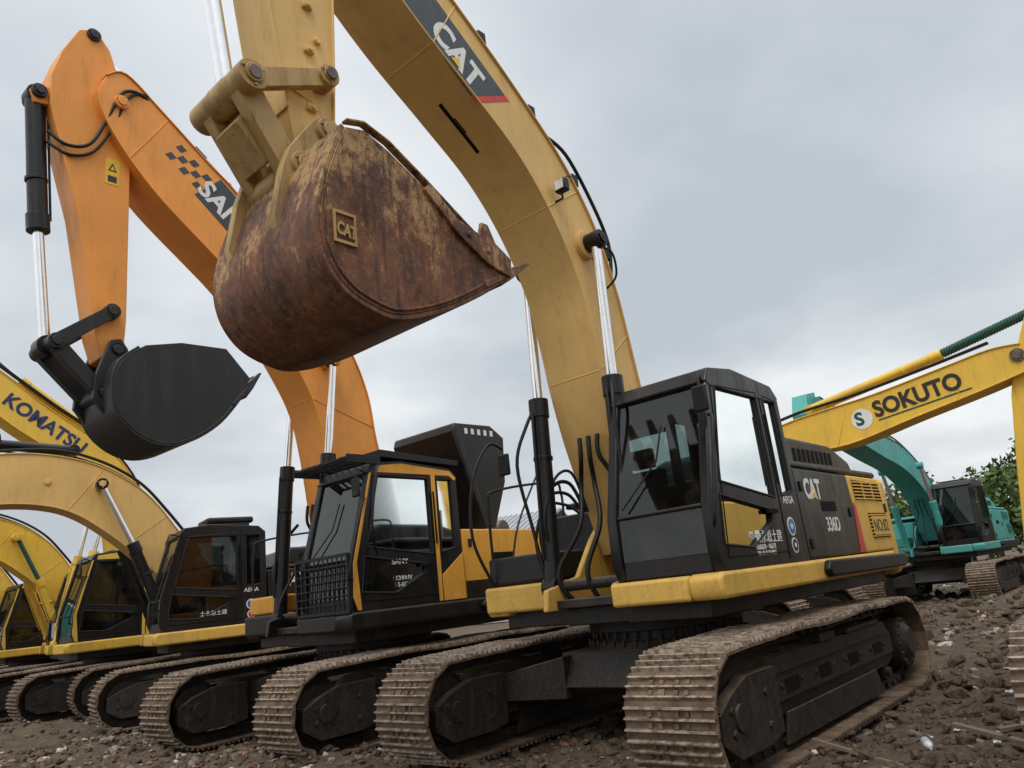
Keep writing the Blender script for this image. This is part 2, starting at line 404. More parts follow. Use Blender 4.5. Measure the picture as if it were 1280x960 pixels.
def shell_bucket(par, mat, curve, side, y0, y1, lip, tooth, th=.035, name='bucket'):
    bm = bmesh.new()
    C_ = catmull(curve, 5); add_strip(bm, C_, th, y0, y1)
    add_prism(bm, side, y1-th, y1); add_prism(bm, side, y0, y0+th)
    lipv, tip = Vector((lip[0], 0, lip[1])), Vector((tooth[0], 0, tooth[1]))
    d = (tip-lipv).normalized(); n = Vector((-d.z, 0, d.x)); L = (tip-lipv).length
    add_strip(bm, [(lip[0]-d.x*.25, lip[1]-d.z*.25), (lip[0]+d.x*.06, lip[1]+d.z*.06)], .05, y0-.01, y1+.01)
    for i in range(5):
        y = y0+.08+(y1-y0-.16)*i/4
        ring = []
        for s_, w, h0, h1 in ((-.05, .07, -.03, .085), (.12, .06, -.015, .075), (L, .035, .015, .035)):
            o_ = lipv+d*s_
            ring.append([bm.verts.new(o_+n*h+Vector((0, y+yy, 0))) for h, yy in ((h0, -w), (h0, w), (h1, w), (h1, -w))])
        bm.faces.new(ring[0]); bm.faces.new(ring[-1][::-1])
        for a, b_ in zip(ring, ring[1:]):
            for k in range(4): bm.faces.new((a[k], a[(k+1) % 4], b_[(k+1) % 4], b_[k]))
    k0 = int(len(C_)*.45)
    for fr_ in (.12, .37, .63, .88):
        y = y0+(y1-y0)*fr_; add_strip(bm, [(p[0], p[1]) for p in C_[k0:-2]], -.016, y-.05, y+.05)
    for y in (y0, y1): add_strip(bm, C_[2:-2], -.012, y-.05 if y == y1 else y-.004, y+.004 if y == y1 else y+.05)
    return obj_from_bm(name, bm, mat, par, .008)

def cab(E, fm='black', trim=None, visor=False, guard=False, gl='glass', lamps=False):
    """operator cab: left side of machine, u -0.34..1.44, v .45..1.44"""
    G = M[gl]; F = M[fm]
    P = [(1.38, 1.40), (1.44, 1.55), (1.42, 1.92), (1.12, 2.96), (1.03, 3.07), (.6, 3.12), (-.22, 3.06), (-.34, 2.95), (-.34, 1.40)]
    W1 = [(.98, 2.93), (.17, 2.96), (.17, 1.98), (1.20, 2.10)]
    W1i = [(.98, 2.93), (.17, 2.96), (.17, 2.22), (1.15, 2.30)]
    W2 = [(1.24, 1.99), (.30, 1.87), (.34, 1.76), (.80, 1.56), (1.30, 1.60)]
    W3 = [(.02, 2.95), (-.24, 2.92), (-.24, 2.05), (.02, 2.0)]
    plate_holes('cab_side_panel', E, F, P, [W1, W2, W3], 1.40, .04)
    plate_holes('cab_inner_side_panel', E, F, P, [W1i, W3], .45, .04)
    bm = bmesh.new()
    for v in (1.415, .47):
        for W in (W1, W2, W3):
            if v < 1 and W is W2: continue
            c = sum((Vector(p) for p in W), Vector((0, 0)))/len(W)
            bm.faces.new([bm.verts.new((c.x+(p[0]-c.x)*1.03, v, c.y+(p[1]-c.y)*1.03)) for p in W])
    bm.faces.new([bm.verts.new(q) for q in ((-.32, .49, 2.1), (-.32, 1.40, 2.1), (-.32, 1.40, 2.93), (-.32, .49, 2.93))])
    obj_from_bm('cab_glass', bm, G, E)
    bm = bmesh.new()
    for a, b_ in (((1.405, 1.55), (1.39, 1.92)), ((1.39, 1.92), (1.09, 2.96))):
        bm.faces.new([bm.verts.new(q) for q in ((a[0], .49, a[1]), (a[0], 1.40, a[1]), (b_[0], 1.40, b_[1]), (b_[0], .49, b_[1]))])
    obj_from_bm('windshield', bm, G, E)
    bm = bmesh.new()
    for v0, v1 in ((.452, .54), (1.35, 1.438)):
        add_prism(bm, [(1.382, 1.402), (1.442, 1.55), (1.422, 1.92), (1.122, 2.962), (1.04, 2.95), (1.34, 1.90), (1.35, 1.402)], v0, v1)
    add_box(bm, 1.37, 1.415, .54, 1.35, 1.90, 1.935); add_box(bm, 1.30, 1.40, .54, 1.35, 1.402, 1.56)
    add_box(bm, -.335, -.29, .49, 1.40, 1.41, 2.1); add_box(bm, -.335, -.29, .49, .56, 2.1, 2.95); add_box(bm, -.335, -.29, 1.33, 1.40, 2.1, 2.95)
    add_prism(bm, [(1.14, 2.955), (1.05, 3.085), (.6, 3.135), (-.22, 3.075), (-.35, 2.96), (-.30, 2.90), (1.07, 2.91)], .445, 1.445)
    add_box(bm, -.3, 1.35, .49, 1.40, 1.40, 1.46)
    add_box(bm, -.1, .75, .58, 1.30, 3.06, 3.155)
    obj_from_bm('cab_frame', bm, F, E, .026)
    bm = bmesh.new()
    for (a, b_) in (((.10, 1.44), (.10, 3.05)), ((1.27, 1.5), (1.06, 2.93)), ((.10, 1.50), (1.27, 1.50))):
        add_cyl(bm, (a[0], 1.441, a[1]), (b_[0], 1.441, b_[1]), .006, seg=6)
    add_box(bm, .22, .42, 1.44, 1.465, 1.84, 1.875)
    add_cyl(bm, (.12, 1.47, 2.1), (.12, 1.47, 2.75), .012, seg=8)
    obj_from_bm('door_trim', bm, M['dark'], E)
    bm = bmesh.new()
    for W in (W1, W2, W3):
        for i in range(len(W)):
            a, b_ = W[i], W[(i+1) % len(W)]; add_cyl(bm, (a[0], 1.438, a[1]), (b_[0], 1.438, b_[1]), .012, seg=6)
    obj_from_bm('window_gaskets', bm, M['rubber'], E)
    tube('grab_rail', E, M['rubber'], [(1.42, 1.44, 1.75), (1.50, 1.50, 1.85), (1.30, 1.52, 2.55), (1.20, 1.45, 2.65)], .014)
    bm = bmesh.new()
    add_box(bm, .10, .60, .70, 1.18, 1.72, 1.86); add_prism(bm, [(.02, 1.80), (.16, 1.80), (.04, 2.48), (-.10, 2.48)], .70, 1.18)
    add_prism(bm, [(-.10, 2.52), (.0, 2.52), (-.02, 2.72), (-.11, 2.72)], .82, 1.06); add_box(bm, .15, .5, .75, 1.13, 1.45, 1.72)
    for v in (.56, 1.22): add_box(bm, .05, .70, v, v+.10, 1.80, 2.0); add_cyl(bm, (.62, v+.05, 1.98), (.66, v+.05, 2.2), .02, seg=8)
    add_box(bm, 1.0, 1.16, .56, .66, 1.5, 2.25); add_box(bm, .95, 1.30, .56, 1.3, 1.46, 1.56)
    for v in (.85, 1.0): add_cyl(bm, (1.05, v, 1.45), (.98, v, 2.0), .014, seg=8)
    obj_from_bm('seat_and_levers', bm, M['seat'], E, .02)
    tube('wiper', E, M['rubber'], [(1.425, .62, 1.98), (1.30, .95, 2.35), (1.21, 1.0, 2.66)], .008, False)
    tube('mirror_arm', E, M['rubber'], [(1.12, 1.40, 2.95), (1.28, 1.46, 2.98), (1.33, 1.47, 2.86)], .011)
    box('mirror', E, M['rubber'], 1.31, 1.345, 1.40, 1.53, 2.66, 2.88, .03)
    if trim:
        T = M[trim]
        bm = bmesh.new()
        add_prism(bm, [(1.02, 2.965), (1.0, 3.045), (.6, 3.09), (-.22, 3.03), (-.33, 2.94), (-.30, 2.90), (-.2, 2.965)], 1.441, 1.452)
        add_prism(bm, [(.13, 1.41), (.07, 1.41), (.05, 2.97), (.12, 2.97)], 1.441, 1.452)
        add_prism(bm, [(1.375, 1.41), (1.32, 1.41), (1.36, 1.92), (1.08, 2.96), (1.11, 2.95), (1.41, 1.92), (1.43, 1.56)], 1.441, 1.452)
        add_prism(bm, [(.05, 1.41), (-.335, 1.41), (-.335, 1.98), (.05, 1.72)], 1.441, 1.452)
        obj_from_bm('cab_coloured_trim', bm, T, E, .004)
    if visor:
        bm = bmesh.new()
        for i in range(9):
            v = .42+i*.128; add_box(bm, .98, 1.42, v-.008, v+.008, 3.12, 3.15)
        for u in (1.0, 1.14, 1.28, 1.42): add_box(bm, u-.01, u+.01, .42, 1.46, 3.11, 3.14)
        add_box(bm, .95, 1.44, .40, .425, 3.06, 3.16); add_box(bm, .95, 1.44, 1.455, 1.48, 3.06, 3.16)
        add_prism(bm, [(.95, 3.15), (-.35, 3.10), (-.38, 3.17), (.95, 3.24)], .40, 1.48)
        obj_from_bm('roof_visor', bm, M['rubber'], E, .004)
    if guard:
        bm = bmesh.new()
        for i in range(12):
            v = .46+i*.087; add_box(bm, 1.47, 1.482, v-.006, v+.006, 1.42, 2.02)
        for i in range(8):
            z = 1.42+i*.085; add_box(bm, 1.468, 1.484, .45, 1.43, z-.006, z+.006)
        for v in (.45, 1.43): add_box(bm, 1.44, 1.49, v-.015, v+.015, 1.40, 2.04)
        for z in (1.41, 2.03): add_box(bm, 1.46, 1.49, .45, 1.43, z-.015, z+.015)
        obj_from_bm('front_guard', bm, M['rubber'], E)

def house(E, body, side_front='black', sill=None, hood='black', railing=True, step=1.77, raised=True):
    S = M[sill or body]; B = M[body]; K = M[side_front]; H = M[hood]; U = M['under']
    plan('deck', E, U, [(1.25, 1.2), (1.25, .40), (1.1, .36), (1.1, -.36), (.9, -.45), (.9, -1.3), (-2.9, -1.3), (-3.35, -.9), (-3.35, .9), (-2.9, 1.3)], 1.06, 1.22)
    bm = bmesh.new()
    add_prism(bm, [(1.47, 1.20), (1.50, 1.26), (1.50, 1.37), (1.44, 1.40), (-2.9, 1.40), (-2.9, 1.19)], 1.17, 1.46)
    add_box(bm, 1.15, 1.48, .42, 1.165, 1.20, 1.395)
    add_box(bm, -2.9, 1.02, -1.46, -1.17, 1.19, 1.40); add_box(bm, .76, 1.05, -1.455, -.47, 1.22, 1.48)
    obj_from_bm('side_sill', bm, S, E, .03)
    prism('rub_strip', E, M['rubber'], [(-.55, 1.30), (-.62, 1.23), (-3.0, 1.21), (-3.2, 1.28), (-3.0, 1.36), (-.62, 1.385)], 1.462, 1.53, .02)
    prism('side_door', E, K, [(-.37, 1.41), (-.37, 2.28), (-1.88, 2.26), (-1.97, 1.41)], .95, 1.43, .02)
    prism('rear_side_door', E, B, [(-1.99, 1.41), (-1.90, 2.26), (-2.95, 2.25), (-3.05, 1.41)], .95, 1.432, .02)
    bm = bmesh.new(); add_prism(bm, [(-2.02, 2.0), (-2.0, 2.21), (-2.92, 2.19), (-2.96, 1.98)], 1.433, 1.437, 0)
    add_prism(bm, [(-2.35, 1.56), (-2.33, 1.84), (-2.98, 1.84), (-3.0, 1.56)], 1.433, 1.437, 0)
    add_box(bm, -1.35, -.95, 1.431, 1.435, 1.86, 1.96, 0)
    for i in range(6): add_box(bm, -2.94, -2.0, 1.436, 1.450, 1.995+i*.037, 2.009+i*.037, 1)
    for i in range(7): add_box(bm, -2.99, -2.33, 1.436, 1.450, 1.57+i*.04, 1.585+i*.04, 1)
    for u in (-2.3, -2.62): add_box(bm, u-.01, u+.01, 1.436, 1.452, 1.985, 2.21, 1)
    obj_from_bm('side_grille', bm, [M['dark'], B], E)
    bm = bmesh.new()
    for u, z in ((-.5, 2.1), (-.5, 1.55), (-1.75, 1.85), (-3.0, 1.9)): add_box(bm, u-.03, u+.03, 1.43, 1.447, z-.05, z+.05)
    obj_from_bm('latches', bm, M['rubber'], E, .005)
    box('engine_bay', E, M['dark'], -2.9, -.40, -1.1, .94, 1.22, 2.24, .01)
    if raised:
        prism('engine_hood', E, H, [(-.38, 2.29), (-.40, 2.36), (-3.0, 2.34), (-3.05, 2.27)], -1.38, 1.40, .03)
        prism('raised_hood', E, H, [(-.62, 2.35), (-.72, 2.62), (-.9, 2.68), (-2.2, 2.66), (-2.75, 2.50), (-2.85, 2.35)], -.55, 1.22, .05)
        bm = bmesh.new()
        for i in range(9): add_box(bm, -2.15+i*.13, -2.08+i*.13, 1.222, 1.226, 2.42, 2.56)
        obj_from_bm('hood_vents', bm, M['dark'], E)
        cyl('exhaust', E, M['steel'], (-1.9, -.8, 2.3), (-1.9, -.8, 2.85), .07)
    pl = [(-2.95, 1.435), (-3.2, 1.42), (-3.42, 1.28), (-3.58, .95), (-3.66, .5), (-3.68, 0), (-3.66, -.5), (-3.58, -.95), (-3.42, -1.28), (-3.2, -1.42), (-2.95, -1.435)]
    plan('counterweight', E, B, pl, 1.13, 2.27, .07)
    box('right_tank', E, K, -1.9, .05, -1.42, -.5, 1.41, 2.18, .03); box('right_rear_door', E, B, -2.95, -1.91, -1.43, -.9, 1.41, 2.25, .03)
    box('tool_box', E, K, .06, .98, -1.43, -.62, 1.49, step, .03)
    plate = [(-.35, 1.21), (-.30, 1.75), (-.05, 2.02), (.30, 2.06), (.55, 1.85), (.85, 1.5), (1.35, 1.40), (1.38, 1.21)]
    for s in (-1, 1): prism('boom_bracket', E, S, plate, s*.385-.03, s*.385+.03, .012)
    box('boom_well_floor', E, M['under'], -.3, 1.25, -.35, .35, 1.222, 1.30, .01)
    cyl('boom_foot_pin', E, M['steel'], (.2, -.44, 1.86), (.2, .44, 1.86), .075)
    cyl('cylinder_foot_pin', E, M['under'], (1.12, -.55, 1.42), (1.12, .55, 1.42), .05)
    if railing:
        tube('handrail', E, M['rubber'], [(.95, -1.38, 1.75), (.93, -1.38, 2.35), (.80, -1.38, 2.5), (-.2, -1.38, 2.62), (-.35, -1.38, 2.5), (-.35, -1.38, 2.2)], .015)
    rr = random.Random(int(abs(E.location.y)*10)+3)
    for v in (-.16, .02, .2):
        j = rr.uniform(-.07, .07)
        tube('hose', E, M['rubber'], [(.62, v+j, 1.28), (1.0, v*1.5, 1.26+j), (1.22+j, v*1.9+j, 1.52), (1.02+j*.5, v*1.2-j, 1.95), (.84, v+j, 2.35), (.92, v*.6, 2.6), (.90, v*.6, 2.8)], rr.choice((.016, .02, .024)))
    for i in range(3):
        v = .30+.05*i; j = rr.uniform(-.06, .06)
        tube('hose', E, M['rubber'], [(.55, v, 1.35), (.95+.06*i, v+.02, 1.45+j), (1.12+.05*i, v+.03, 1.75), (.98, v+j, 2.1-.1*i), (.80, v-.01, 2.2)], .017)

def excavator(loc, yaw=0., scale=1.):
    E = bpy.data.objects.new('excavator', None); COL.objects.link(E); E.empty_display_size = .5
    E.location = loc; E.rotation_euler = (0, 0, yaw); E.scale = (scale,)*3; return E

def hoses_on_boom(E, curve, off, vs, r=.018, mat='rubber'):
    for v in vs: tube('boom_hose', E, M[mat], [(p[0]+off[0], v, p[1]+off[1]) for p in curve], r)

def stick_and_bucket_low(E, bmat, tip, k='bucketblk', hw=.16):
    u, z = tip
    prism('stick', E, bmat, [(u+.5, z+.65), (u+.1, z+.75), (u-.3, z+.1), (u-.35, z-.5), (u-.75, 1.15), (u-.62, 1.0), (u-.45, 1.1), (u+.25, z-.4), (u+.4, z+.1)], -hw, hw, .012)
    b0 = (u-.6, 1.15)
    cv = [(b0[0]+.25, b0[1]-.05), (b0[0]+.45, b0[1]-.45), (b0[0]+.35, .22), (b0[0]-.1, .05), (b0[0]-.7, .12), (b0[0]-1.15, .3)]
    shell_bucket(E, M[k], cv, cv+[(b0[0]-.9, .75), (b0[0]-.15, b0[1]-.02)], -.7, .7, cv[-1], (b0[0]-1.4, .40))
    hyd('bucket_cylinder', E, (u+.45, 0, z+.3), (u+.15, 0, z-1.0), (b0[0]+.55, 0, 1.5))
    bm = bmesh.new()
    for v in (-.22, .19): add_prism(bm, [(b0[0]+.6, 1.55), (b0[0]+.5, 1.42), (b0[0]+.05, 1.5), (b0[0]+.05, 1.62)], v, v+.03); add_prism(bm, [(b0[0]+.62, 1.5), (b0[0]+.5, 1.5), (b0[0]+.2, .95), (b0[0]+.32, .9)], v-.03, v)
    obj_from_bm('bucket_linkage', bm, bmat, E, .008)

# ================================================================== MAIN EXCAVATOR
E = excavator((0, 0, 0))
undercarriage(E)
house(E, 'catl'); cab(E)
top = [(.0, 1.75), (.10, 2.4), (.28, 3.1), (.40, 3.83), (.50, 4.35), (.74, 5.02), (1.16, 5.62), (1.81, 6.20), (2.5, 6.72), (3.3, 7.28), (4.0, 7.70)]
bot = [(.42, 1.68), (.62, 2.2), (.82, 2.77), (.95, 3.3), (1.03, 3.8), (1.17, 4.38), (1.48, 4.97), (1.88, 5.44), (2.42, 5.84), (3.05, 6.28), (3.6, 6.75), (4.15, 7.2)]
boom(E, M['cat'], top, bot, .31, .025, 6)
seg_ = [q for q in catmull(bot, 12)[::-1] if 1.98 < q[0] < 2.5]
bm = bmesh.new(); add_strip(bm, seg_, .0215, -.045, -.005); add_strip(bm, seg_[3:-4], .0218, .0, .012); obj_from_bm('belly_scrape', bm, M['dark'], E)
hoses_on_boom(E, [(.30, 3.6), (.36, 4.1), (.52, 4.7), (.84, 5.3), (1.35, 5.86), (2.0, 6.42), (2.9, 7.1), (3.6, 7.6)], (-.09, .07), (.12, .19, -.1), .02)
tube('boom_pipe', E, M['cat'], [(.28, .2, 3.2), (.34, .2, 4.0), (.44, .2, 4.5), (.68, .2, 5.1), (1.1, .2, 5.72)], .022)
tube('boom_hose', E, M['rubber'], [(.42, .25, 4.5), (.40, .27, 4.9), (.62, .27, 5.35), (.95, .26, 5.78), (1.25, .22, 5.92)], .02)
bm = bmesh.new()
for q in ((.52, 4.72), (.95, 5.45), (1.55, 6.02), (2.2, 6.56)): add_box(bm, q[0]-.15, q[0]-.05, .05, .27, q[1]+.0, q[1]+.13)
obj_from_bm('hose_clamps', bm, M['rubber'], E, .008)
bm = bmesh.new(); pin(bm, .95, 4.70, -.55, .55, .085); obj_from_bm('boom_cylinder_pin', bm, M['rubber'], E, .006)
bm = bmesh.new(); add_cyl(bm, (.95, -.37, 4.70), (.95, .37, 4.70), .15, seg=28); obj_from_bm('boom_pin_boss', bm, M['cat'], E, .006)
for s in (-1, 1): hyd('boom_cylinder', E, (1.13, s*.46, 1.42), (1.02, s*.46, 3.24), (.95, s*.46, 4.70), .088, .052)
box('work_lamp', E, M['rubber'], 1.30, 1.39, .36, .49, 5.13, 5.26, .015); box('work_lamp_lens', E, M['lamp'], 1.391, 1.398, .375, .475, 5.145, 5.245, .004)
tube('lamp_bracket', E, M['rubber'], [(1.35, .33, 5.06), (1.35, .42, 5.06), (1.35, .42, 5.13)], .012, False)
tube('lamp_cable', E, M['rubber'], [(1.32, .42, 5.24), (1.22, .36, 5.28), (1.12, .34, 5.42), (1.0, .33, 5.47)], .006)
bx = Vector((-.80, 0, -.60)).normalized()
def bp(p, u_, w_):
    by = Vector((0, 1, 0)).cross(bx); return (p[0]+bx.x*u_+by.x*w_, p[1]+bx.z*u_+by.z*w_)
o0 = (3.70, 6.95)
prism('boom_decal', E, M['decalgrey'], [bp(o0, .1, -.13), bp(o0, .1, .33), bp(o0, 1.98, .33), bp(o0, 1.73, -.16)], .311, .3135, 0)
prism('boom_decal_stripe', E, M['red'], [bp(o0, 1.735, -.16), bp(o0, 1.985, .33), bp(o0, 2.05, .33), bp(o0, 1.80, -.16)], .311, .3137, 0)
q = bp(o0, 1.08, -.05); text('boom_lettering', E, M['white'], 'CAT', (q[0], .3145, q[1]), .38, tuple(bx), bold=.014, sx=.86)
prism('boom_lettering_triangle', E, M['signy'], [bp(o0, 1.37, -.045), bp(o0, 1.50, -.045), bp(o0, 1.435, .05)], .316, .3185, 0)
st = [(4.20, 4.62), (4.27, 5.0), (4.33, 5.4), (4.42, 6.0), (4.52, 6.9), (4.45, 7.9), (4.1, 8.35), (3.75, 8.0), (3.62, 7.3), (3.80, 6.3), (3.84, 5.3), (3.86, 4.75), (3.92, 4.62), (4.05, 4.57)]
bm = bmesh.new(); add_prism(bm, st, -.19, .19)
add_strip(bm, [(3.87, 4.8), (3.84, 5.3), (3.80, 6.3), (3.64, 7.25)], -.016, -.215, .215); add_strip(bm, [(4.25, 4.9), (4.33, 5.4), (4.42, 6.0), (4.52, 6.9)], -.016, -.215, .215)
add_cyl(bm, (3.98, -.22, 5.25), (3.98, .22, 5.25), .09, seg=20); add_cyl(bm, (3.98, -.22, 5.6), (3.98, .22, 5.6), .03, seg=20)
add_cyl(bm, (3.99, .19, 5.02), (4.30, .19, 5.10), .009, seg=6)
obj_from_bm('stick', bm, M['cat'], E, .008)
bm = bmesh.new()
for z in (4.95, 5.45, 5.85): add_box(bm, 4.02, 4.10, .19, .225, z, z+.05); add_cyl(bm, (4.06, .225, z+.02), (4.06, .24, z+.02), .02, seg=6)
obj_from_bm('stick_brackets', bm, M['cat'], E, .004)
hyd('bucket_cylinder', E, (4.95, 0, 7.75), (4.80, 0, 6.3), (4.60, 0, 4.92), .105, .062, 'rusty_y')
def bar(bm, a, b_, w, y0, y1, mi=0):
    a = Vector((a[0], 0, a[1])); b_ = Vector((b_[0], 0, b_[1])); d = (b_-a).normalized(); n = Vector((-d.z, 0, d.x)); pts = []
    for k in range(9):
        t = pi/2+pi*k/8; q_ = a+(d*cos(t)+n*sin(t))*w; pts.append((q_.x, q_.z))
    for k in range(9):
        t = -pi/2+pi*k/8; q_ = b_+(d*cos(t)+n*sin(t))*w*.9; pts.append((q_.x, q_.z))
    add_prism(bm, pts, y0, y1, mi)
bm = bmesh.new(); A_, B_, C_, D_ = (4.60, 4.92), (3.98, 5.22), (4.24, 4.37), (4.02, 4.72)
for s in (-1, 1):
    bar(bm, A_, B_, .075, s*.275-.035, s*.275+.035)
    bar(bm, A_, C_, .10, s*.19-.05, s*.19+.05)
add_cyl(bm, (A_[0], -.33, A_[1]), (A_[0], .33, A_[1]), .085, seg=24); pin(bm, A_[0], A_[1], -.345, .345, .11)
pin(bm, B_[0], B_[1], -.34, .34, .085)
add_prism(bm, [(4.50, 4.86), (4.62, 4.66), (4.40, 4.42), (4.28, 4.55)], -.14, .14)
obj_from_bm('bucket_linkage', bm, M['rusty_y'], E, .008)
bm = bmesh.new()
pin(bm, C_[0], C_[1], -.36, .36, .095); pin(bm, D_[0], D_[1], -.36, .36, .10)
for s in (-1, 1):
    add_prism(bm, [(3.90, 4.72), (3.96, 4.83), (4.08, 4.84), (4.16, 4.74), (4.34, 4.48), (4.40, 4.30), (4.47, 3.92), (4.42, 3.78), (4.22, 3.9), (4.05, 4.25), (3.86, 4.40)], s*.29-.035, s*.29+.035)
add_cyl(bm, (C_[0], -.27, C_[1]), (C_[0], .27, C_[1]), .075, seg=20)
obj_from_bm('bucket_ears', bm, M['rusty_y'], E, .01)
bm = bmesh.new()
for q_ in (A_, C_, D_, B_):
    add_cyl(bm, (q_[0], .345, q_[1]), (q_[0], .375, q_[1]), .05, seg=18); add_cyl(bm, (q_[0], -.375, q_[1]), (q_[0], -.345, q_[1]), .05, seg=18)
obj_from_bm('linkage_pins', bm, M['steel'], E, .004)
side = catmull([(4.20, 4.46), (4.30, 4.22), (4.38, 3.98), (4.43, 3.72), (4.39, 3.49), (4.26, 3.32), (4.06, 3.235), (3.84, 3.22), (3.44, 3.36), (3.05, 3.57), (2.80, 3.74)], 4)
sidep = side+[(2.74, 3.86), (2.86, 3.93), (3.20, 4.02), (3.53, 4.25), (3.84, 4.42), (4.04, 4.50)]
BY0, BY1 = -.50, .76
shell_bucket(E, M['rust'], side, sidep, BY0, BY1, (2.80, 3.77), (2.40, 4.0), .035)
bm = bmesh.new()
add_strip(bm, [(4.20, 4.46), (4.34, 4.12), (4.41, 3.85)], .02, -.33, .33)
for y in (BY0-.015, BY1+.015):
    add_prism(bm, [(2.72, 3.74), (2.70, 3.90), (2.86, 3.99), (2.93, 4.13), (3.0, 4.13), (3.03, 4.02), (3.25, 4.08), (3.5, 4.28), (3.56, 4.22), (3.25, 3.95), (2.98, 3.80)], y-.015, y+.015)
    yy = BY1 if y > 0 else BY0
    add_strip(bm, [(3.1, 4.02), (3.56, 4.30), (3.86, 4.47), (4.06, 4.53), (4.2, 4.49)], .02, yy-.03, yy+.03)
    for u_, z_ in ((2.95, 3.9), (3.15, 3.98)): add_cyl(bm, (u_, y-.02, z_), (u_, y+.03, z_), .022, seg=10)
obj_from_bm('bucket_side_cutters', bm, M['rust'], E, .006)
bm = bmesh.new()
add_strip(bm, side[16:30], -.022, BY0+.02, BY0+.16); add_strip(bm, side[16:30], -.022, BY1-.16, BY1-.02)
# long lower reinforcing rib on the side plate
add_strip(bm, [(q_[0]*.93+.262, q_[1]*.93+.27) for q_ in side[14:38]], .02, BY1, BY1+.012)
obj_from_bm('bucket_wear_pads', bm, M['rust'], E, .006)
bm = bmesh.new()
add_box(bm, 4.18, 4.32, .757, .772, 3.80, 3.82); add_box(bm, 4.18, 4.32, .757, .772, 3.60, 3.62)
add_box(bm, 4.165, 4.18, .757, .772, 3.60, 3.82); add_box(bm, 4.32, 4.335, .757, .772, 3.60, 3.82)
obj_from_bm('bucket_badge_frame', bm, M['rusty_y'], E)
text('bucket_badge', E, M['rusty_y'], 'CAT', (4.315, .764, 3.665), .12, (-1, 0, -.12), bold=.004, sx=.62, ext=.006)
def disc(par, mat, u, z, r, v, name='round_sticker'):
    cyl(name, par, M[mat], (u, v, z), (u, v+.002, z), r, seg=24)
text('lettering', E, M['white'], 'CAT', (-.58, 1.432, 1.99), .27, bold=.010, sx=.80)
prism('lettering_triangle', E, M['signy'], [(-.77, 1.995), (-.89, 1.995), (-.83, 2.07)], 1.432, 1.435, 0)
text('model_lettering', E, M['white'], '336D', (-.98, 1.432, 1.66), .20, bold=.003, sx=.85)
prism('side_stripe', E, M['red'], [(-1.80, 1.42), (-1.90, 1.95), (-1.96, 1.95), (-1.99, 1.42)], 1.4325, 1.436, 0)
box('fleet_plate', E, M['catl'], -2.95, -2.36, 1.452, 1.456, 1.59, 1.80, 0)
text('fleet_number', E, M['decalblk'], 'NO:82', (-2.38, 1.4575, 1.63), .20, bold=.001, sx=.95)
text('maker_lettering', E, M['white'], 'AEGA', (.02, 1.442, 1.93), .095, bold=.001)
disc(E, 'white', -.06, 1.72, .085, 1.4405); disc(E, 'blue', -.06, 1.72, .068, 1.443); disc(E, 'white', -.06, 1.72, .028, 1.4455); disc(E, 'white', -.06, 1.55, .07, 1.4405); disc(E, 'navy', -.06, 1.55, .055, 1.443); disc(E, 'white', -.06, 1.55, .02, 1.4455)
text('owner_lettering', E, M['white'], '徽永恩土建', (.74, 1.442, 1.60), .115, bold=.0, sx=.95)
text('phone_lettering', E, M['white'], '机械设备一切正常\nTEL: 02-0770-8055', (.76, 1.442, 1.54), .05, bold=.0)
tube('mirror_bracket', E, M['rubber'], [(1.0, -1.35, 1.5), (1.18, -1.42, 2.0), (1.10, -1.42, 2.6), (.85, -1.38, 3.0), (.7, -1.3, 2.95)], .017)
box('right_mirror', E, M['rubber'], .66, .70, -1.40, -1.24, 2.66, 2.90, .02)
for i in range(4):
    v = -.62+.06*i; tube('hose', E, M['rubber'], [(1.02, v, 1.5), (1.12+.03*i, v+.03*(i % 2), 1.85+.06*i), (1.0, v*.9, 2.2+.08*i), (.82, v*.7, 2.2+.1*i), (.72, v*.55, 2.1)], .015+.002*(i % 3))
tube('hose', E, M['rubber'], [(1.1, .50, 3.2), (1.22, .56, 2.9), (1.26, .57, 2.2), (1.2, .52, 1.6)], .015)
tube('hose', E, M['rubber'], [(1.0, -.44, 3.3), (1.18, -.52, 3.0), (1.32, -.58, 2.6), (1.22, -.56, 2.0), (1.2, -.5, 1.6)], .017)
tube('hose', E, M['rubber'], [(.86, .40, 4.7), (.74, .50, 4.62), (.62, .44, 4.42), (.66, .33, 4.30)], .012)

# ================================================================== ORANGE EXCAVATOR
E = excavator((.26, -4.34, 0), .0217)
undercarriage(E, 1.27)
house(E, 'orangey', side_front='orangey', sill='black', hood='orangey', step=1.72, raised=False); cab(E, trim='orangey', visor=True, guard=True, gl='glassd')
top = [(.0, 1.8), (-.08, 2.6), (-.06, 3.3), (.02, 3.75), (.12, 4.35), (.40, 4.98), (1.05, 5.80), (2.03, 6.78), (2.47, 7.12), (3.09, 7.62), (3.5, 7.92), (3.72, 7.80)]
bot = [(.5, 1.7), (.7, 2.5), (.83, 3.4), (.98, 4.05), (1.27, 4.6), (1.70, 5.2), (2.16, 5.66), (2.48, 5.93), (3.08, 6.43), (3.5, 6.9), (3.74, 7.3), (3.80, 7.55)]
boom(E, M['orange'], top, bot, .28, .02, 5)
for s in (-1, 1): hyd('boom_cylinder', E, (1.13, s*.46, 1.42), (.95, s*.46, 3.35), (.80, s*.46, 4.68), .085, .05)
bm = bmesh.new(); pin(bm, .80, 4.68, -.55, .55, .09); obj_from_bm('boom_cylinder_pin', bm, M['orange'], E, .005)
stp = [(4.17, 7.98), (4.0, 8.36), (3.82, 8.46), (3.65, 8.25), (3.47, 7.7), (3.38, 7.0), (3.38, 6.0), (3.38, 4.81), (3.40, 4.45), (3.50, 4.32), (3.62, 4.35), (3.70, 4.6), (3.93, 5.99), (4.26, 7.25), (4.27, 7.6)]
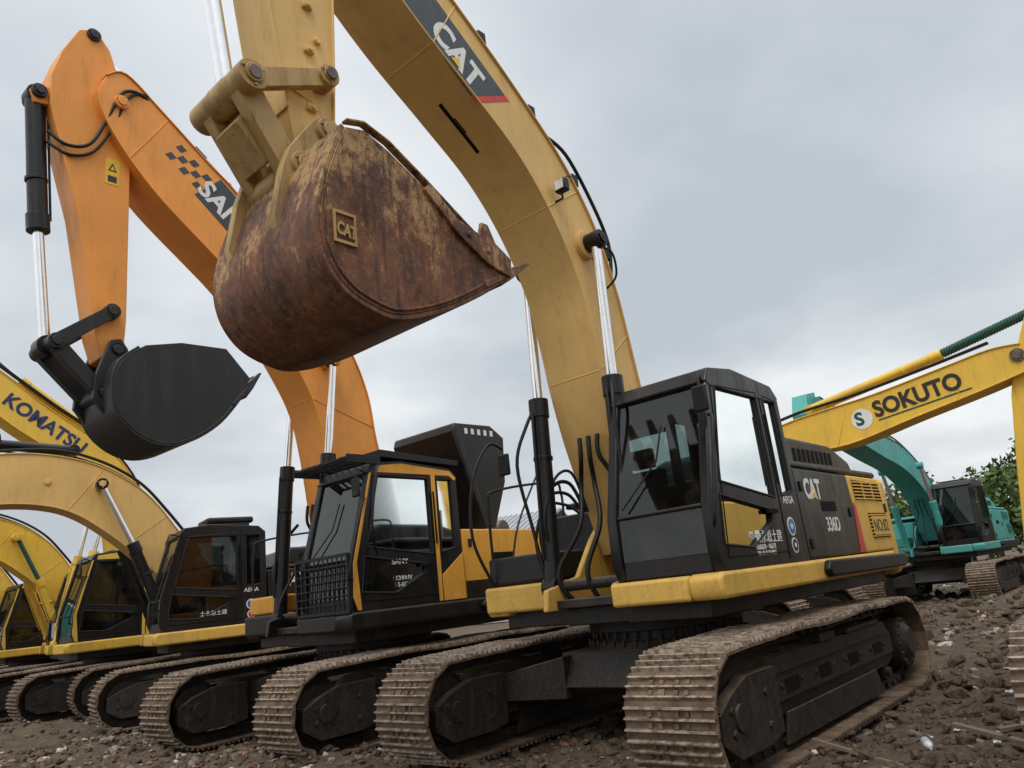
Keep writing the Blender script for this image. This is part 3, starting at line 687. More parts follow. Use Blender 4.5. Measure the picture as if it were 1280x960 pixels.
bm = bmesh.new(); add_prism(bm, stp, -.18, .18); add_prism(bm, [(4.15, 7.45), (4.18, 7.25), (4.40, 7.22), (4.45, 7.35), (4.38, 7.48)], -.12, .12)
obj_from_bm('stick', bm, M['orange'], E, .01)
bm = bmesh.new(); pin(bm, 3.55, 7.50, -.33, .33, .085); obj_from_bm('boom_tip_pin', bm, M['orange'], E, .005)
bm = bmesh.new(); pin(bm, 3.84, 8.36, -.21, .21, .08); pin(bm, 4.36, 7.36, -.17, .17, .08); obj_from_bm('stick_pins', bm, M['bucketblk'], E, .005)
tube('stick_hose', E, M['rubber'], [(4.25, .13, 6.9), (4.08, .22, 6.75), (3.85, .24, 6.85), (3.68, .26, 7.25), (3.55, .31, 7.62), (3.35, .30, 7.72), (3.1, .22, 7.66)], .02)
tube('stick_hose', E, M['rubber'], [(4.25, .08, 6.8), (4.05, .20, 6.65), (3.80, .22, 6.78), (3.60, .25, 7.2), (3.48, .30, 7.58), (3.28, .28, 7.74), (3.0, .18, 7.62)], .018)
hyd('stick_cylinder', E, (1.25, 0, 6.35), (2.55, 0, 7.36), (3.84, 0, 8.36), .11, .06)
hyd('bucket_cylinder', E, (4.36, 0, 7.36), (4.25, 0, 5.75), (4.12, 0, 4.42), .10, .055)
bm = bmesh.new(); A_, B_, C_, D_ = (4.10, 4.42), (3.56, 4.86), (3.62, 3.92), (3.50, 4.42)
for s in (-1, 1): bar(bm, A_, B_, .075, s*.245-.03, s*.245+.03); bar(bm, A_, C_, .08, s*.19-.05, s*.19+.05)
for p_ in (A_, B_, C_, D_): pin(bm, p_[0], p_[1], -.28, .28, .085)
for s in (-1, 1): add_prism(bm, [(3.40, 4.45), (3.47, 4.55), (3.58, 4.52), (3.72, 4.1), (3.74, 3.85), (3.55, 3.6), (3.40, 3.7), (3.30, 4.2)], s*.25-.03, s*.25+.03)
obj_from_bm('bucket_linkage', bm, M['bucketblk'], E, .008)
cv = catmull([(3.36, 4.40), (3.55, 4.22), (3.62, 3.98), (3.58, 3.68), (3.38, 3.46), (3.10, 3.36), (2.78, 3.44), (2.44, 3.68), (2.14, 4.06)], 4)
shell_bucket(E, M['bucketblk'], cv, cv+[(2.06, 4.24), (2.36, 4.56), (2.9, 4.54), (3.30, 4.44)], -.32, .50, (2.14, 4.08), (1.90, 4.36), .03)
tx = Vector((-.76, 0, -.65)).normalized()
text('boom_lettering', E, M['white'], 'SANY', (2.62, .2875, 6.70), .36, tuple(tx), bold=.010)
ty = Vector((0, 1, 0)).cross(tx)
def op(a, b_): return (2.60+tx.x*a+ty.x*b_, 6.66+tx.z*a+ty.z*b_)
prism('boom_decal', E, M['decalgrey'], [op(0, -.06), op(.05, .42), op(1.4, .42), op(1.4, -.06)], .281, .285, 0)
bm = bmesh.new()
for i in range(5):
    for j in range(3):
        if (i+j) % 2 == 0: add_prism(bm, [op(-.12-i*.11, .02+j*.1), op(-.03-i*.11, .02+j*.1), op(-.01-i*.11, .11+j*.1), op(-.10-i*.11, .11+j*.1)], .281, .284)
obj_from_bm('boom_decal_checks', bm, M['decalgrey'], E)
box('warning_sticker', E, M['signy'], 3.50, 3.66, .181, .184, 6.45, 6.78, 0); prism('warning_triangle', E, M['decalblk'], [(3.63, 6.62), (3.53, 6.62), (3.58, 6.73)], .1845, .186, 0)
prism('warning_triangle_inner', E, M['signy'], [(3.605, 6.635), (3.555, 6.635), (3.58, 6.69)], .1865, .188, 0)
box('warning_sticker_text', E, M['decalblk'], 3.53, 3.63, .1845, .186, 6.48, 6.56, 0)
prism('open_engine_cover', E, M['black'], [(-1.02, 2.3), (-.90, 2.28), (-.46, 3.62), (-.50, 3.74), (-.56, 3.74)], .10, 1.36, .03)
prism('open_engine_cover_side', E, M['black'], [(-.96, 2.3), (-.52, 3.74), (-1.25, 3.76), (-1.52, 3.60), (-1.46, 2.95), (-1.16, 2.3)], 1.28, 1.34, .02)
bm = bmesh.new()
for i in range(5): add_box(bm, -.76-i*.13, -.70-i*.13, 1.341, 1.344, 3.60, 3.68)
obj_from_bm('cover_slots', bm, M['white'], E)
prism('engine_deck', E, M['under'], [(-.38, 2.20), (-.40, 2.27), (-3.0, 2.27), (-3.05, 2.20)], -1.38, 1.40, .03)
bm = bmesh.new(); add_box(bm, -1.9, -1.2, -.6, .3, 2.28, 2.52); add_cyl(bm, (-2.4, -.5, 2.4), (-2.4, .4, 2.4), .14, seg=18); add_cyl(bm, (-2.1, -.8, 2.3), (-2.1, -.8, 2.8), .07, seg=14)
obj_from_bm('exposed_engine', bm, M['steel'], E, .02)
text('door_lettering', E, M['white'], 'SANY', (.85, 1.443, 1.885), .085, bold=.001, sx=1.2)
text('door_small_lettering', E, M['white'], 'CHN IV\n 5-6C', (.80, 1.443, 1.70), .075, bold=.0)
prism('side_wedge', E, M['black'], [(-.37, 1.42), (-.37, 1.62), (-1.9, 1.62), (-3.0, 1.42)], 1.434, 1.438, 0)
tube('mirror_bracket', E, M['rubber'], [(1.1, 1.50, 2.0), (1.25, 1.62, 2.3), (1.15, 1.62, 2.9), (1.0, 1.5, 3.05)], .014)
tube('walkway_rail', E, M['rubber'], [(-.75, 1.46, 1.35), (-.85, 1.75, 1.6), (-1.1, 1.8, 2.3), (-1.8, 1.8, 3.2), (-2.0, 1.7, 3.3), (-2.15, 1.6, 3.2)], .014)
for i in range(3): tube('hose', E, M['rubber'], [(1.02, -.6+.06*i, 1.5), (1.12+.03*i, -.6+.06*i, 2.0), (.98, -.5, 2.4), (.85, -.4, 2.6)], .02)

# ================================================================== THIRD: LOW BOOM OCHRE
def low_boom(E, mat, cylm='black', rod='chrome', dropk='bucketblk'):
    top = [(.0, 1.9), (.42, 2.6), (.9, 3.18), (1.22, 3.62), (1.62, 4.02), (2.28, 4.40), (3.02, 4.57), (3.8, 4.56), (5.0, 4.32), (6.2, 3.95)]
    bot = [(.4, 1.65), (1.0, 2.2), (1.60, 2.8), (2.0, 3.16), (2.5, 3.52), (2.98, 3.70), (3.67, 3.75), (4.9, 3.66), (6.2, 3.5)]
    boom(E, mat, top, bot, .29, .02, 5)
    for s in (-1, 1): hyd('boom_cylinder', E, (1.16, s*.50, 1.60), (1.68, s*.50, 2.95), (2.20, s*.50, 4.02), .09, .05, cylm, rod)
    bm = bmesh.new(); pin(bm, 2.20, 4.02, -.58, .58, .09); pin(bm, 3.0, 4.1, -.3, .3, .06); obj_from_bm('boom_pins', bm, mat, E, .005)
    hyd('stick_cylinder', E, (2.6, 0, 4.72), (4.3, 0, 4.85), (6.5, 0, 4.4), .09, .05, cylm, rod)
    hoses_on_boom(E, [(.5, 2.7), (1.1, 3.5), (1.6, 4.05), (2.3, 4.45), (3.1, 4.62), (4.5, 4.5)], (-.03, .08), (.14, .2, -.15), .02)
    stick_and_bucket_low(E, mat, (6.2, 3.75), dropk)
E = excavator((-.54, -9.88, 0), -.216)
undercarriage(E); house(E, 'catl'); cab(E, gl='glassd'); low_boom(E, M['cat'])
box('roof_air_unit', E, M['black'], -.18, .63, .6, 1.3, 3.157, 3.27, .04)
text('maker_lettering', E, M['white'], 'AEGA', (.06, 1.442, 1.93), .10, bold=.001)
disc(E, 'white', -.06, 1.72, .085, 1.4405); disc(E, 'blue', -.06, 1.72, .068, 1.443); disc(E, 'white', -.06, 1.55, .07, 1.4405); disc(E, 'red', -.06, 1.55, .055, 1.443)
text('owner_lettering', E, M['white'], '土永恩土建', (.80, 1.442, 1.60), .09, bold=.0)
text('lettering', E, M['white'], 'CAT', (-.55, 1.432, 1.98), .30, bold=.010, sx=.9)
bm = bmesh.new()
for i in range(6): add_prism(bm, [(-.45-i*.22, 1.45), (-.55-i*.22, 1.45), (-.65-i*.22, 1.60), (-.55-i*.22, 1.60)], 1.431, 1.434)
obj_from_bm('hazard_stripes', bm, M['signy'], E)

E = excavator((-.3, -13.9, 0), -.05)
undercarriage(E); house(E, 'yellow', side_front='yellow', hood='yellow'); cab(E, trim='yellow', gl='glassd')
top = [(-.1, 1.8), (-.38, 3.0), (-.3, 4.2), (.12, 5.1), (.73, 5.68), (1.72, 6.35), (2.5, 6.95), (3.7, 7.85), (4.3, 8.25)]
bot = [(.4, 1.7), (.33, 3.0), (.48, 4.0), (.88, 4.7), (1.52, 5.35), (2.44, 5.98), (3.5, 6.85), (4.1, 7.4)]
boom(E, M['yellow'], top, bot, .28, .02)
hoses_on_boom(E, [(-.35, 3.6), (-.1, 4.7), (.7, 5.7), (1.7, 6.4), (3.0, 7.35)], (-.05, .12), (.1, .2, -.1, -.2), .022)
hyd('stick_cylinder', E, (.9, 0, 6.05), (2.2, 0, 7.0), (3.9, 0, 8.5), .09, .05, 'yellow')
for s in (-1, 1): hyd('boom_cylinder', E, (1.16, s*.5, 1.42), (.8, s*.5, 3.2), (.55, s*.5, 4.4), .085, .05, 'yellow')
prism('stick', E, M['yellow'], [(4.2, 8.8), (4.6, 8.6), (4.75, 7.8), (4.5, 5.0), (4.3, 4.8), (4.15, 5.0), (3.95, 7.6)], -.17, .17)
cv = [(4.45, 4.9), (4.75, 4.6), (4.7, 4.2), (4.3, 3.95), (3.8, 4.05), (3.3, 4.35)]
shell_bucket(E, M['rust'], cv, cv+[(3.5, 4.75), (4.2, 4.95)], -.65, .65, cv[-1], (3.05, 4.5))
tk = Vector((-.83, 0, -.56)).normalized(); text('boom_lettering', E, M['navy'], 'KOMATSU', (2.62, .2875, 6.42), .40, tuple(tk), bold=.012)

for (x, y, yw, mt, hm, cm, rd) in ((-1.3, -17.6, -.05, 'yellow', 'yellow', 'yellow', 'green'), (-1.0, -21.4, .03, 'yellow', 'yellow', 'black', 'chrome'), (-2.0, -25.4, .0, 'teal', 'teal', 'teal', 'chrome'), (-1.6, -29.5, .05, 'yellow', 'black', 'black', 'chrome')):
    E = excavator((x, y, 0), yw); undercarriage(E)
    house(E, mt, side_front=hm, hood=hm, railing=False); cab(E, trim=mt, gl='glassd'); low_boom(E, M[mt], cm, rd)

# ================================================================== YELLOW BACKGROUND MACHINE (faces across)
E = excavator((-6.5, -3.0, 0), pi/2)
undercarriage(E); house(E, 'yellow', side_front='yellow', hood='yellow', railing=False); cab(E)
top = [(.0, 1.8), (.5, 2.8), (1.3, 3.5), (2.24, 3.72), (3.0, 3.80), (3.79, 3.87), (4.8, 4.02), (5.49, 4.12), (5.9, 4.1)]
bot = [(.5, 1.6), (1.0, 2.4), (1.6, 2.95), (2.3, 3.16), (3.23, 3.17), (4.3, 3.38), (5.3, 3.57), (5.95, 3.72)]
boom(E, M['yellow'], top, bot, .27, .02)
hyd('stick_cylinder', E, (2.6, 0, 3.92), (4.80, 0, 4.30), (6.25, 0, 4.62), .075, .045, 'yellow', 'green')
bm = bmesh.new()
a, b_ = Vector((4.84, 0, 4.308)), Vector((6.2, 0, 4.61))
for i in range(34):
    add_cyl(bm, a.lerp(b_, i/34), a.lerp(b_, (i+.55)/34), .066, .078, seg=14); add_cyl(bm, a.lerp(b_, (i+.55)/34), a.lerp(b_, (i+1)/34), .078, .064, seg=14)
obj_from_bm('rod_wrap', bm, M['green'], E)
hoses_on_boom(E, [(.6, 2.9), (1.4, 3.55), (2.3, 3.8), (3.4, 3.9), (4.6, 4.06), (5.5, 4.2)], (0, .06), (-.12, -.2), .018)
prism('stick', E, M['yellow'], [(6.15, 4.75), (6.4, 4.7), (6.5, 4.2), (6.15, 3.5), (5.62, 1.2), (5.35, .85), (5.2, 1.0), (5.42, 2.4), (5.6, 3.4), (5.75, 3.9)], -.17, .17)
bm = bmesh.new()
pin(bm, 5.83, 3.95, -.3, .3, .10); pin(bm, 6.28, 4.62, -.22, .22, .09); pin(bm, 5.3, 1.0, -.3, .3, .08); obj_from_bm('stick_pins', bm, M['steel'], E, .005)
hyd('bucket_cylinder', E, (6.45, 0, 4.1), (6.25, 0, 2.6), (6.1, 0, 1.6), .085, .05, 'yellow')
cv = [(5.36, .95), (5.30, .55), (5.5, .18), (5.95, .05), (6.5, .12), (6.95, .35)]
shell_bucket(E, M['rust'], cv, cv+[(6.8, .75), (6.1, 1.05), (5.6, 1.05)], -.6, .6, cv[-1], (7.2, .5))
text('boom_lettering', E, M['decalblk'], 'SOKUTO', (3.72, -.2765, 3.50), .36, (1, 0, .13), (0, -1, 0), bold=.012, sx=.92)
cyl('boom_logo', E, M['white'], (3.50, -.2705, 3.52), (3.50, -.2745, 3.52), .17)
text('boom_logo_letter', E, M['green'], 'S', (3.40, -.276, 3.42), .30, (1, 0, .1), (0, -1, 0), bold=.01)
prism('boom_logo_line', E, M['green'], [(3.75, 3.43), (5.15, 3.61), (5.15, 3.635), (3.75, 3.455)], -.2745, -.2705, 0)

# ================================================================== TEAL BACKGROUND MACHINES
E = excavator((-16.2, -1.2, 0), .0, .93)
undercarriage(E); house(E, 'teal', side_front='teal', hood='teal', railing=False); cab(E, gl='glassd')
top = [(-.6, 1.7), (-.35, 2.5), (.25, 3.3), (1.3, 3.85), (2.6, 4.2), (4.2, 4.35), (6.0, 4.6), (8.0, 4.9)]
bot = [(.2, 1.6), (.5, 2.3), (1.1, 2.95), (2.0, 3.35), (3.0, 3.6), (4.4, 3.8), (6.2, 4.1), (8.0, 4.4)]
boom(E, M['teal'], top, bot, .28, .02)
for s in (-1, 1): hyd('boom_cylinder', E, (1.16, s*.5, 1.42), (1.5, s*.5, 2.6), (1.9, s*.5, 3.6), .085, .05, 'teal')
prism('stick', E, M['teal'], [(7.9, 5.05), (8.4, 4.95), (8.6, 4.5), (7.9, 2.2), (7.6, 2.0), (7.5, 2.3), (7.8, 4.4)], -.17, .17)
cv = [(7.8, 2.2), (8.1, 1.9), (8.0, 1.5), (7.6, 1.3), (7.1, 1.4), (6.7, 1.7)]
shell_bucket(E, M['rust'], cv, cv+[(6.9, 2.1), (7.6, 2.3)], -.6, .6, cv[-1], (6.5, 1.85))
hoses_on_boom(E, [(-.3, 2.8), (.4, 3.5), (1.4, 3.95), (2.7, 4.3), (4.2, 4.45)], (0, .06), (.15, .22), .022)
E = excavator((-19.5, -7.5, 0), .15, .95)
undercarriage(E); house(E, 'teal', side_front='teal', hood='teal', railing=False); cab(E, gl='glassd')
boom(E, M['teal'], [(0, 1.8), (-.1, 3.2), (.3, 4.6), (1.3, 5.8), (3., 6.9)], [(.5, 1.7), (.6, 3.2), (1.0, 4.3), (1.8, 5.2), (3.2, 6.3)], .28, .02)
prism('stick', E, M['teal'], [(3., 7.6), (3.5, 7.3), (3.6, 6.3), (3.4, 4.2), (3.2, 4.0), (3.0, 4.3), (2.8, 6.3)], -.17, .17)
E = excavator((-20, 4.6, 0), -.1, .95)
undercarriage(E); house(E, 'yellow', side_front='black', railing=False); cab(E, gl='glassd'); low_boom(E, M['yellow'])
E0 = excavator((-.50, 4.92, 0), 0)
undercarriage(E0)
E = bpy.data.objects.new('upper_structure', None); COL.objects.link(E); E.parent = E0; E.rotation_euler = (0, 0, .16)
house(E, 'catl'); cab(E)
boom(E, M['cat'], [(.0, 1.75), (.10, 2.4), (.28, 3.1), (.40, 3.83), (.74, 5.02), (1.16, 5.62), (2.5, 6.72), (4.0, 7.70)], [(.42, 1.68), (.62, 2.2), (.95, 3.3), (1.03, 3.8), (1.48, 4.97), (1.88, 5.44), (3.05, 6.28), (4.15, 7.2)], .30, .02)
for s in (-1, 1): hyd('boom_cylinder', E, (1.13, s*.46, 1.42), (1.02, s*.46, 3.24), (.95, s*.46, 4.68), .088, .052)
prism('stick', E, M['cat'], st, -.19, .19)
shell_bucket(E, M['rust'], side, sidep, -.7, .7, (2.80, 3.77), (2.46, 3.97), .035)

# ================================================================== GROUND
HEAPS = ((3.2, -.1, .75, .20), (2.9, -6.5, 1.2, .22), (2.6, -3.4, .9, .12), (-6.5, 2.2, 1.5, .25), (-9, 3.6, 2.0, .3), (3.0, -11, 1.5, .25), (3.3, 1.0, .6, .06), (-12, 1.5, 1.6, .25), (-4.2, 3.2, .8, .15))
def gh(x, y):
    h = .08*noise.noise(Vector((x*.45, y*.45, 0)))+.05*noise.noise(Vector((x*1.7, y*1.7, 3)))+.035*noise.noise(Vector((x*5, y*5, 7)))
    r1 = 1-abs(noise.noise(Vector((x*2.6, y*2.6, 11))))*2; h += .022*r1
    d = math.hypot(x, y); h *= 1 if d < 40 else max(0, 1-(d-40)/40)
    for (cx, cy, r, a) in HEAPS:
        q_ = ((x-cx)**2+(y-cy)**2)/r**2
        if q_ < 6: h += a*math.exp(-q_)*(1+.6*noise.noise(Vector((x*3.5, y*3.5, 1))))
    return h-.04
n = 420
s = np.linspace(-1, 1, n); ax = np.sinh(s*5.6)/np.sinh(5.6)*420
xs = ax+2.0; ys = ax+.3
verts = [(x, y, gh(x, y)) for y in ys for x in xs]
faces = [(j*n+i, j*n+i+1, (j+1)*n+i+1, (j+1)*n+i) for j in range(n-1) for i in range(n-1)]
me = bpy.data.meshes.new('ground'); me.from_pydata(verts, [], faces); me.update()
for p in me.polygons: p.use_smooth = True
m, nt, b, o = new_mat('dirt_ground')
tc = N(nt, 'ShaderNodeTexCoord').outputs['Object']
n1 = noise_tex(nt, tc, .5, 5, .6); n2 = noise_tex(nt, tc, 9, 6, .75); n3 = noise_tex(nt, tc, 55, 4, .75)
c = mix(nt, ramp(nt, n1, [(.35, 0.), (.65, 1.)]), (.058, .038, .026), (.125, .090, .063))
c = mix(nt, ramp(nt, n2, [(.40, 0.), (.70, .9)]), c, (.195, .145, .105))
c = mix(nt, ramp(nt, n3, [(.60, 0.), (.68, .65)]), c, (.28, .24, .20))
c = mix(nt, ramp(nt, n3, [(.30, .8), (.42, 0.)]), c, (.030, .020, .013))
nt.links.new(c, b.inputs['Base Color']); nt.links.new(ramp(nt, n1, [(.35, .6), (.55, .95)]), b.inputs['Roughness']); b.inputs['Specular IOR Level'].default_value = .25
bump(nt, b, n2, 1., .08); me.materials.append(m); link('ground', me)

ico = bmesh.new(); bmesh.ops.create_icosphere(ico, subdivisions=1, radius=1); IV = np.array([v.co[:] for v in ico.verts]); IF = np.array([[v.index for v in f.verts] for f in ico.faces]); ico.free()
rng = np.random.default_rng(5)
class Stones:
    def __init__(s): s.V = []; s.F = []; s.c = 0
    def add(self, N_, xr, yr, smin, smax, pw=3., flat=1.):
        for _ in range(N_):
            x = rng.uniform(*xr); y = rng.uniform(*yr); sz = smin+(smax-smin)*rng.random()**pw
            v = IV*(1+rng.uniform(-.3, .3, IV.shape)); v = v*np.array([1, rng.uniform(.45, 1), rng.uniform(.3, .8)*flat])*sz
            a = rng.uniform(0, 6.28); R_ = np.array([[cos(a), -sin(a), 0], [sin(a), cos(a), 0], [0, 0, 1]]); v = v@R_.T
            b2 = rng.uniform(-.6, .6); R2 = np.array([[1, 0, 0], [0, cos(b2), -sin(b2)], [0, sin(b2), cos(b2)]]); v = v@R2.T
            self.V.append(v+np.array([x, y, gh(x, y)+sz*.15])); self.F.append(IF+self.c); self.c += len(IV)
    def done(self, name, mat):
        me = bpy.data.meshes.new(name); me.from_pydata(np.concatenate(self.V).tolist(), [], np.concatenate(self.F).tolist()); me.update(); me.materials.append(mat); link(name, me)
S_ = Stones()
S_.add(5200, (0, 4.6), (-9, 3.4), .006, .05, 4); S_.add(3000, (-3, 4.2), (-20, 3.4), .010, .06, 4)
S_.add(4500, (-16, 0), (-2, 6), .010, .065, 4); S_.add(1100, (2.4, 3.9), (-.9, .8), .010, .06, 2.5); S_.add(900, (2.2, 3.9), (-7.8, -2.4), .010, .07, 2.5)
S_.add(900, (-30, -6), (-8, 12), .03, .12); S_.add(500, (-10.5, -5), (.8, 5.2), .03, .12)
m, nt, b, o = new_mat('rubble_stone')
ge = N(nt, 'ShaderNodeNewGeometry')
c = ramp(nt, ge.outputs['Random Per Island'], [(0., (.09, .062, .042)), (.4, (.16, .12, .085)), (.64, (.22, .18, .145)), (.76, (.33, .29, .25)), (.82, (.26, .085, .05)), (.91, (.15, .115, .09)), (.96, (.60, .58, .54))])
n2 = noise_tex(nt, N(nt, 'ShaderNodeTexCoord').outputs['Object'], 40, 4, .7)
c = mix(nt, ramp(nt, n2, [(.4, 0.), (.65, .5)]), c, (.07, .047, .032))
nt.links.new(c, b.inputs['Base Color']); b.inputs['Roughness'].default_value = .9; b.inputs['Specular IOR Level'].default_value = .25; bump(nt, b, n2, .5, .01)
S_.done('gravel_rubble', m)
S_ = Stones()
S_.add(2600, (0, 4.4), (-9, 3.4), .02, .09, 2.5); S_.add(1500, (-3, 4.2), (-20, 3.4), .03, .13, 2.5); S_.add(2200, (-16, 0), (1.6, 6), .03, .14, 2.5); S_.add(1200, (-26, -6), (-8, 8), .05, .2, 2)
m, nt, b, o = new_mat('soil_clod')
tc = N(nt, 'ShaderNodeTexCoord').outputs['Object']; n2 = noise_tex(nt, tc, 30, 5, .75)
nt.links.new(mix(nt, ramp(nt, n2, [(.35, 0.), (.7, 1.)]), (.055, .037, .025), (.18, .13, .092)), b.inputs['Base Color']); b.inputs['Roughness'].default_value = .95; b.inputs['Specular IOR Level'].default_value = .2; bump(nt, b, n2, 1., .02)
S_.done('soil_clods', m)

bm = bmesh.new()
for _ in range(60):
    x = rng.uniform(-14, 2.8); y = rng.uniform(1.9, 4.6) if x > -6 else rng.uniform(-1, 5); a = rng.uniform(0, 3.1); L_ = rng.uniform(.06, .4)
    mt = Matrix.Translation((x, y, gh(x, y)+.03)) @ Matrix.Rotation(a, 4, 'Z') @ Matrix.Rotation(rng.uniform(-.3, .3), 4, 'Y')
    w_ = rng.uniform(.012, .045); add_box(bm, -L_, L_, -w_, w_, -.01, .012, 0, mt)
obj_from_bm('wood_scraps', bm, simple('scrap_wood', (.17, .125, .085), .9))
bm = bmesh.new()
for _ in range(20):
    x = rng.uniform(-13, .6); y = rng.uniform(2.1, 3.6) if x > -6 else rng.uniform(-1, 5); r_ = rng.uniform(.02, .06); z = gh(x, y)+.02
    g_ = [[bm.verts.new((x+(i-1.5)*r_*.6+rng.uniform(-.3, .3)*r_, y+(j-1.5)*r_*.5+rng.uniform(-.3, .3)*r_, z+rng.uniform(-.1, .5)*r_)) for j in range(4)] for i in range(4)]
    for i in range(3):
        for j in range(3): bm.faces.new((g_[i][j], g_[i+1][j], g_[i+1][j+1], g_[i][j+1]))
obj_from_bm('plastic_litter', bm, simple('litter_plastic', (.48, .48, .46), .5, var=.3))
for (x, y, a) in ((.55, 2.35, .4), (-1.2, 2.9, 1.5), (2.9, -.6, 2.)):
    bt = bpy.data.objects.new('plastic_bottle', None); COL.objects.link(bt); bt.location = (x, y, gh(x, y)+.05); bt.rotation_euler = (0, 0, a)
    bm = bmesh.new(); add_cyl(bm, (-.1, 0, 0), (.05, 0, 0), .034, seg=14); add_cyl(bm, (.05, 0, 0), (.09, 0, 0), .034, .014, seg=14); add_cyl(bm, (.09, 0, 0), (.115, 0, 0), .014, seg=10)
    obj_from_bm('bottle_body', bm, simple('clear_plastic', (.55, .6, .62), .2), bt)

# ================================================================== TREES, WEEDS, SHED
m, nt, b, o = new_mat('foliage')
ge = N(nt, 'ShaderNodeNewGeometry')
nn_ = noise_tex(nt, ge.outputs['Position'], .5, 3)
c = mix(nt, ramp(nt, nn_, [(.4, 0.), (.6, 1.)]), (.03, .06, .015), (.085, .14, .03))
c = mix(nt, ramp(nt, ge.outputs['Random Per Island'], [(0., 0.), (1., .6)]), c, (.12, .18, .04))
nt.links.new(c, b.inputs['Base Color']); b.inputs['Roughness'].default_value = .7; M['leaf'] = m
def trees(name, blobs, leaves, size, seed):
    r = np.random.default_rng(seed); V2 = []; F2 = []; k = 0
    for (cx, cy, cz, rx, ry, rz) in blobs:
        nn = int(leaves*rx*rz)
        for _ in range(nn):
            d = r.normal(size=3); d /= np.linalg.norm(d); rad = r.random()**.4
            rad *= 1+.45*noise.noise(Vector(tuple(d*2.2+cx)))
            p = np.array([cx, cy, cz])+d*rad*np.array([rx, ry, rz])
            if p[2] < .2: continue
            a = r.normal(size=3); a /= np.linalg.norm(a); b2 = np.cross(a, r.normal(size=3)); b2 /= np.linalg.norm(b2); s_ = size*r.uniform(.5, 1.3)
            V2 += [p-a*s_, p+b2*s_*.55, p+a*s_, p-b2*s_*.55]; F2.append((k, k+1, k+2, k+3)); k += 4
    me = bpy.data.meshes.new(name); me.from_pydata([tuple(v) for v in V2], [], F2); me.update(); me.materials.append(M['leaf']); return link(name, me)
rt = random.Random(11); blobs = []
for i in range(24):
    y = -13+i*1.2; h_ = 4.9+rt.uniform(-.6, .7)+max(0, min(6, y+8))*.14
    blobs.append((-46+rt.uniform(-3, 3), y, h_*.52, 1.9, 1.7, h_*.46))
    blobs.append((-46+rt.uniform(-2, 2), y+rt.uniform(-.5, .5), h_*.84, 1.1, 1.0, h_*.20))
trees('distant_trees', blobs, 190, .20, 4)
bm = bmesh.new()
for bl in blobs[::2]: add_cyl(bm, (bl[0], bl[1], 0), (bl[0], bl[1], bl[2]), .14, .07, seg=8)
obj_from_bm('distant_tree_trunks', bm, simple('bark', (.06, .045, .03), .9), None)
blobs = []
for i in range(70):
    a = radians(100+i*2.6); R_ = 120+rt.uniform(-10, 10); blobs.append((R_*cos(a), R_*sin(a), 1.7, 4.5, 4.5, 2.3+rt.uniform(-.4, .9)))
trees('distant_hedge', blobs, 26, .55, 9)
V2 = []; F2 = []; k = 0
for _ in range(46):   # weed tufts
    x0_, y0_ = (rng.uniform(-22, -6), rng.uniform(-3, 7)) if rng.random() < .8 else (rng.uniform(-6, -1.5), rng.uniform(2.4, 4.2))
    for _ in range(int(rng.uniform(10, 34))):
        x = x0_+rng.normal()*.13; y = y0_+rng.normal()*.13; z = gh(x, y)-.01; a = rng.uniform(0, 6.28); h_ = rng.uniform(.06, .2); w_ = .007+h_*.04; dx, dy = cos(a), sin(a); ln = rng.uniform(0, .09)
        V2 += [(x-dy*w_, y+dx*w_, z), (x+dy*w_, y-dx*w_, z), (x+dx*ln, y+dy*ln, z+h_)]; F2.append((k, k+1, k+2)); k += 3
me = bpy.data.meshes.new('weeds'); me.from_pydata(V2, [], F2); me.update(); me.materials.append(M['leaf']); link('weeds', me)

SB = bpy.data.objects.new('metal_shed', None); COL.objects.link(SB); SB.location = (-24, -25, 0); SB.rotation_euler = (0, 0, .35)
box('walls', SB, simple('shed_wall', (.45, .46, .47), .6, var=.1, sc=3), -3, 3, -4, 4, 0, 4.2, .02)
bm = bmesh.new(); add_prism(bm, [(-3.4, 4.2), (0, 5.3), (3.4, 4.2), (3.4, 4.28), (0, 5.4), (-3.4, 4.28)], -4.3, 4.3)
for i in range(28):
    y = -4.2+i*.31; add_prism(bm, [(0, 5.40), (3.4, 4.29), (3.4, 4.33), (0, 5.44)], y, y+.06)
obj_from_bm('roof', bm, simple('shed_roof', (.30, .31, .34), .6), SB)
bm = bmesh.new()
for y in (-2.6, 0, 2.6): add_box(bm, 3.0, 3.03, y-.6, y+.6, 1.2, 2.6)
obj_from_bm('windows', bm, M['glassd'], SB); box('door', SB, M['red'], 3.0, 3.04, 3.3, 3.9, 0, 2.1, .01)
for k, (x, y, h_) in enumerate(((-30, 3, 8.5), (-34, -16, 8.5))):
    P_ = bpy.data.objects.new('utility_pole', None); COL.objects.link(P_); P_.location = (x, y, 0)
    cyl('pole', P_, simple('concrete', (.3, .3, .28), .9), (0, 0, 0), (0, 0, h_), .13, .09); box('crossarm', P_, M['steel'], -.05, .05, -.8, .8, h_-.5, h_-.4)
    if k == 0:
        for v in (-.7, .7): tube('wire', P_, M['rubber'], [(0, v, h_-.38), (-2, v-9.5, h_-1.0), (-4, v-19, h_-.38)], .012)

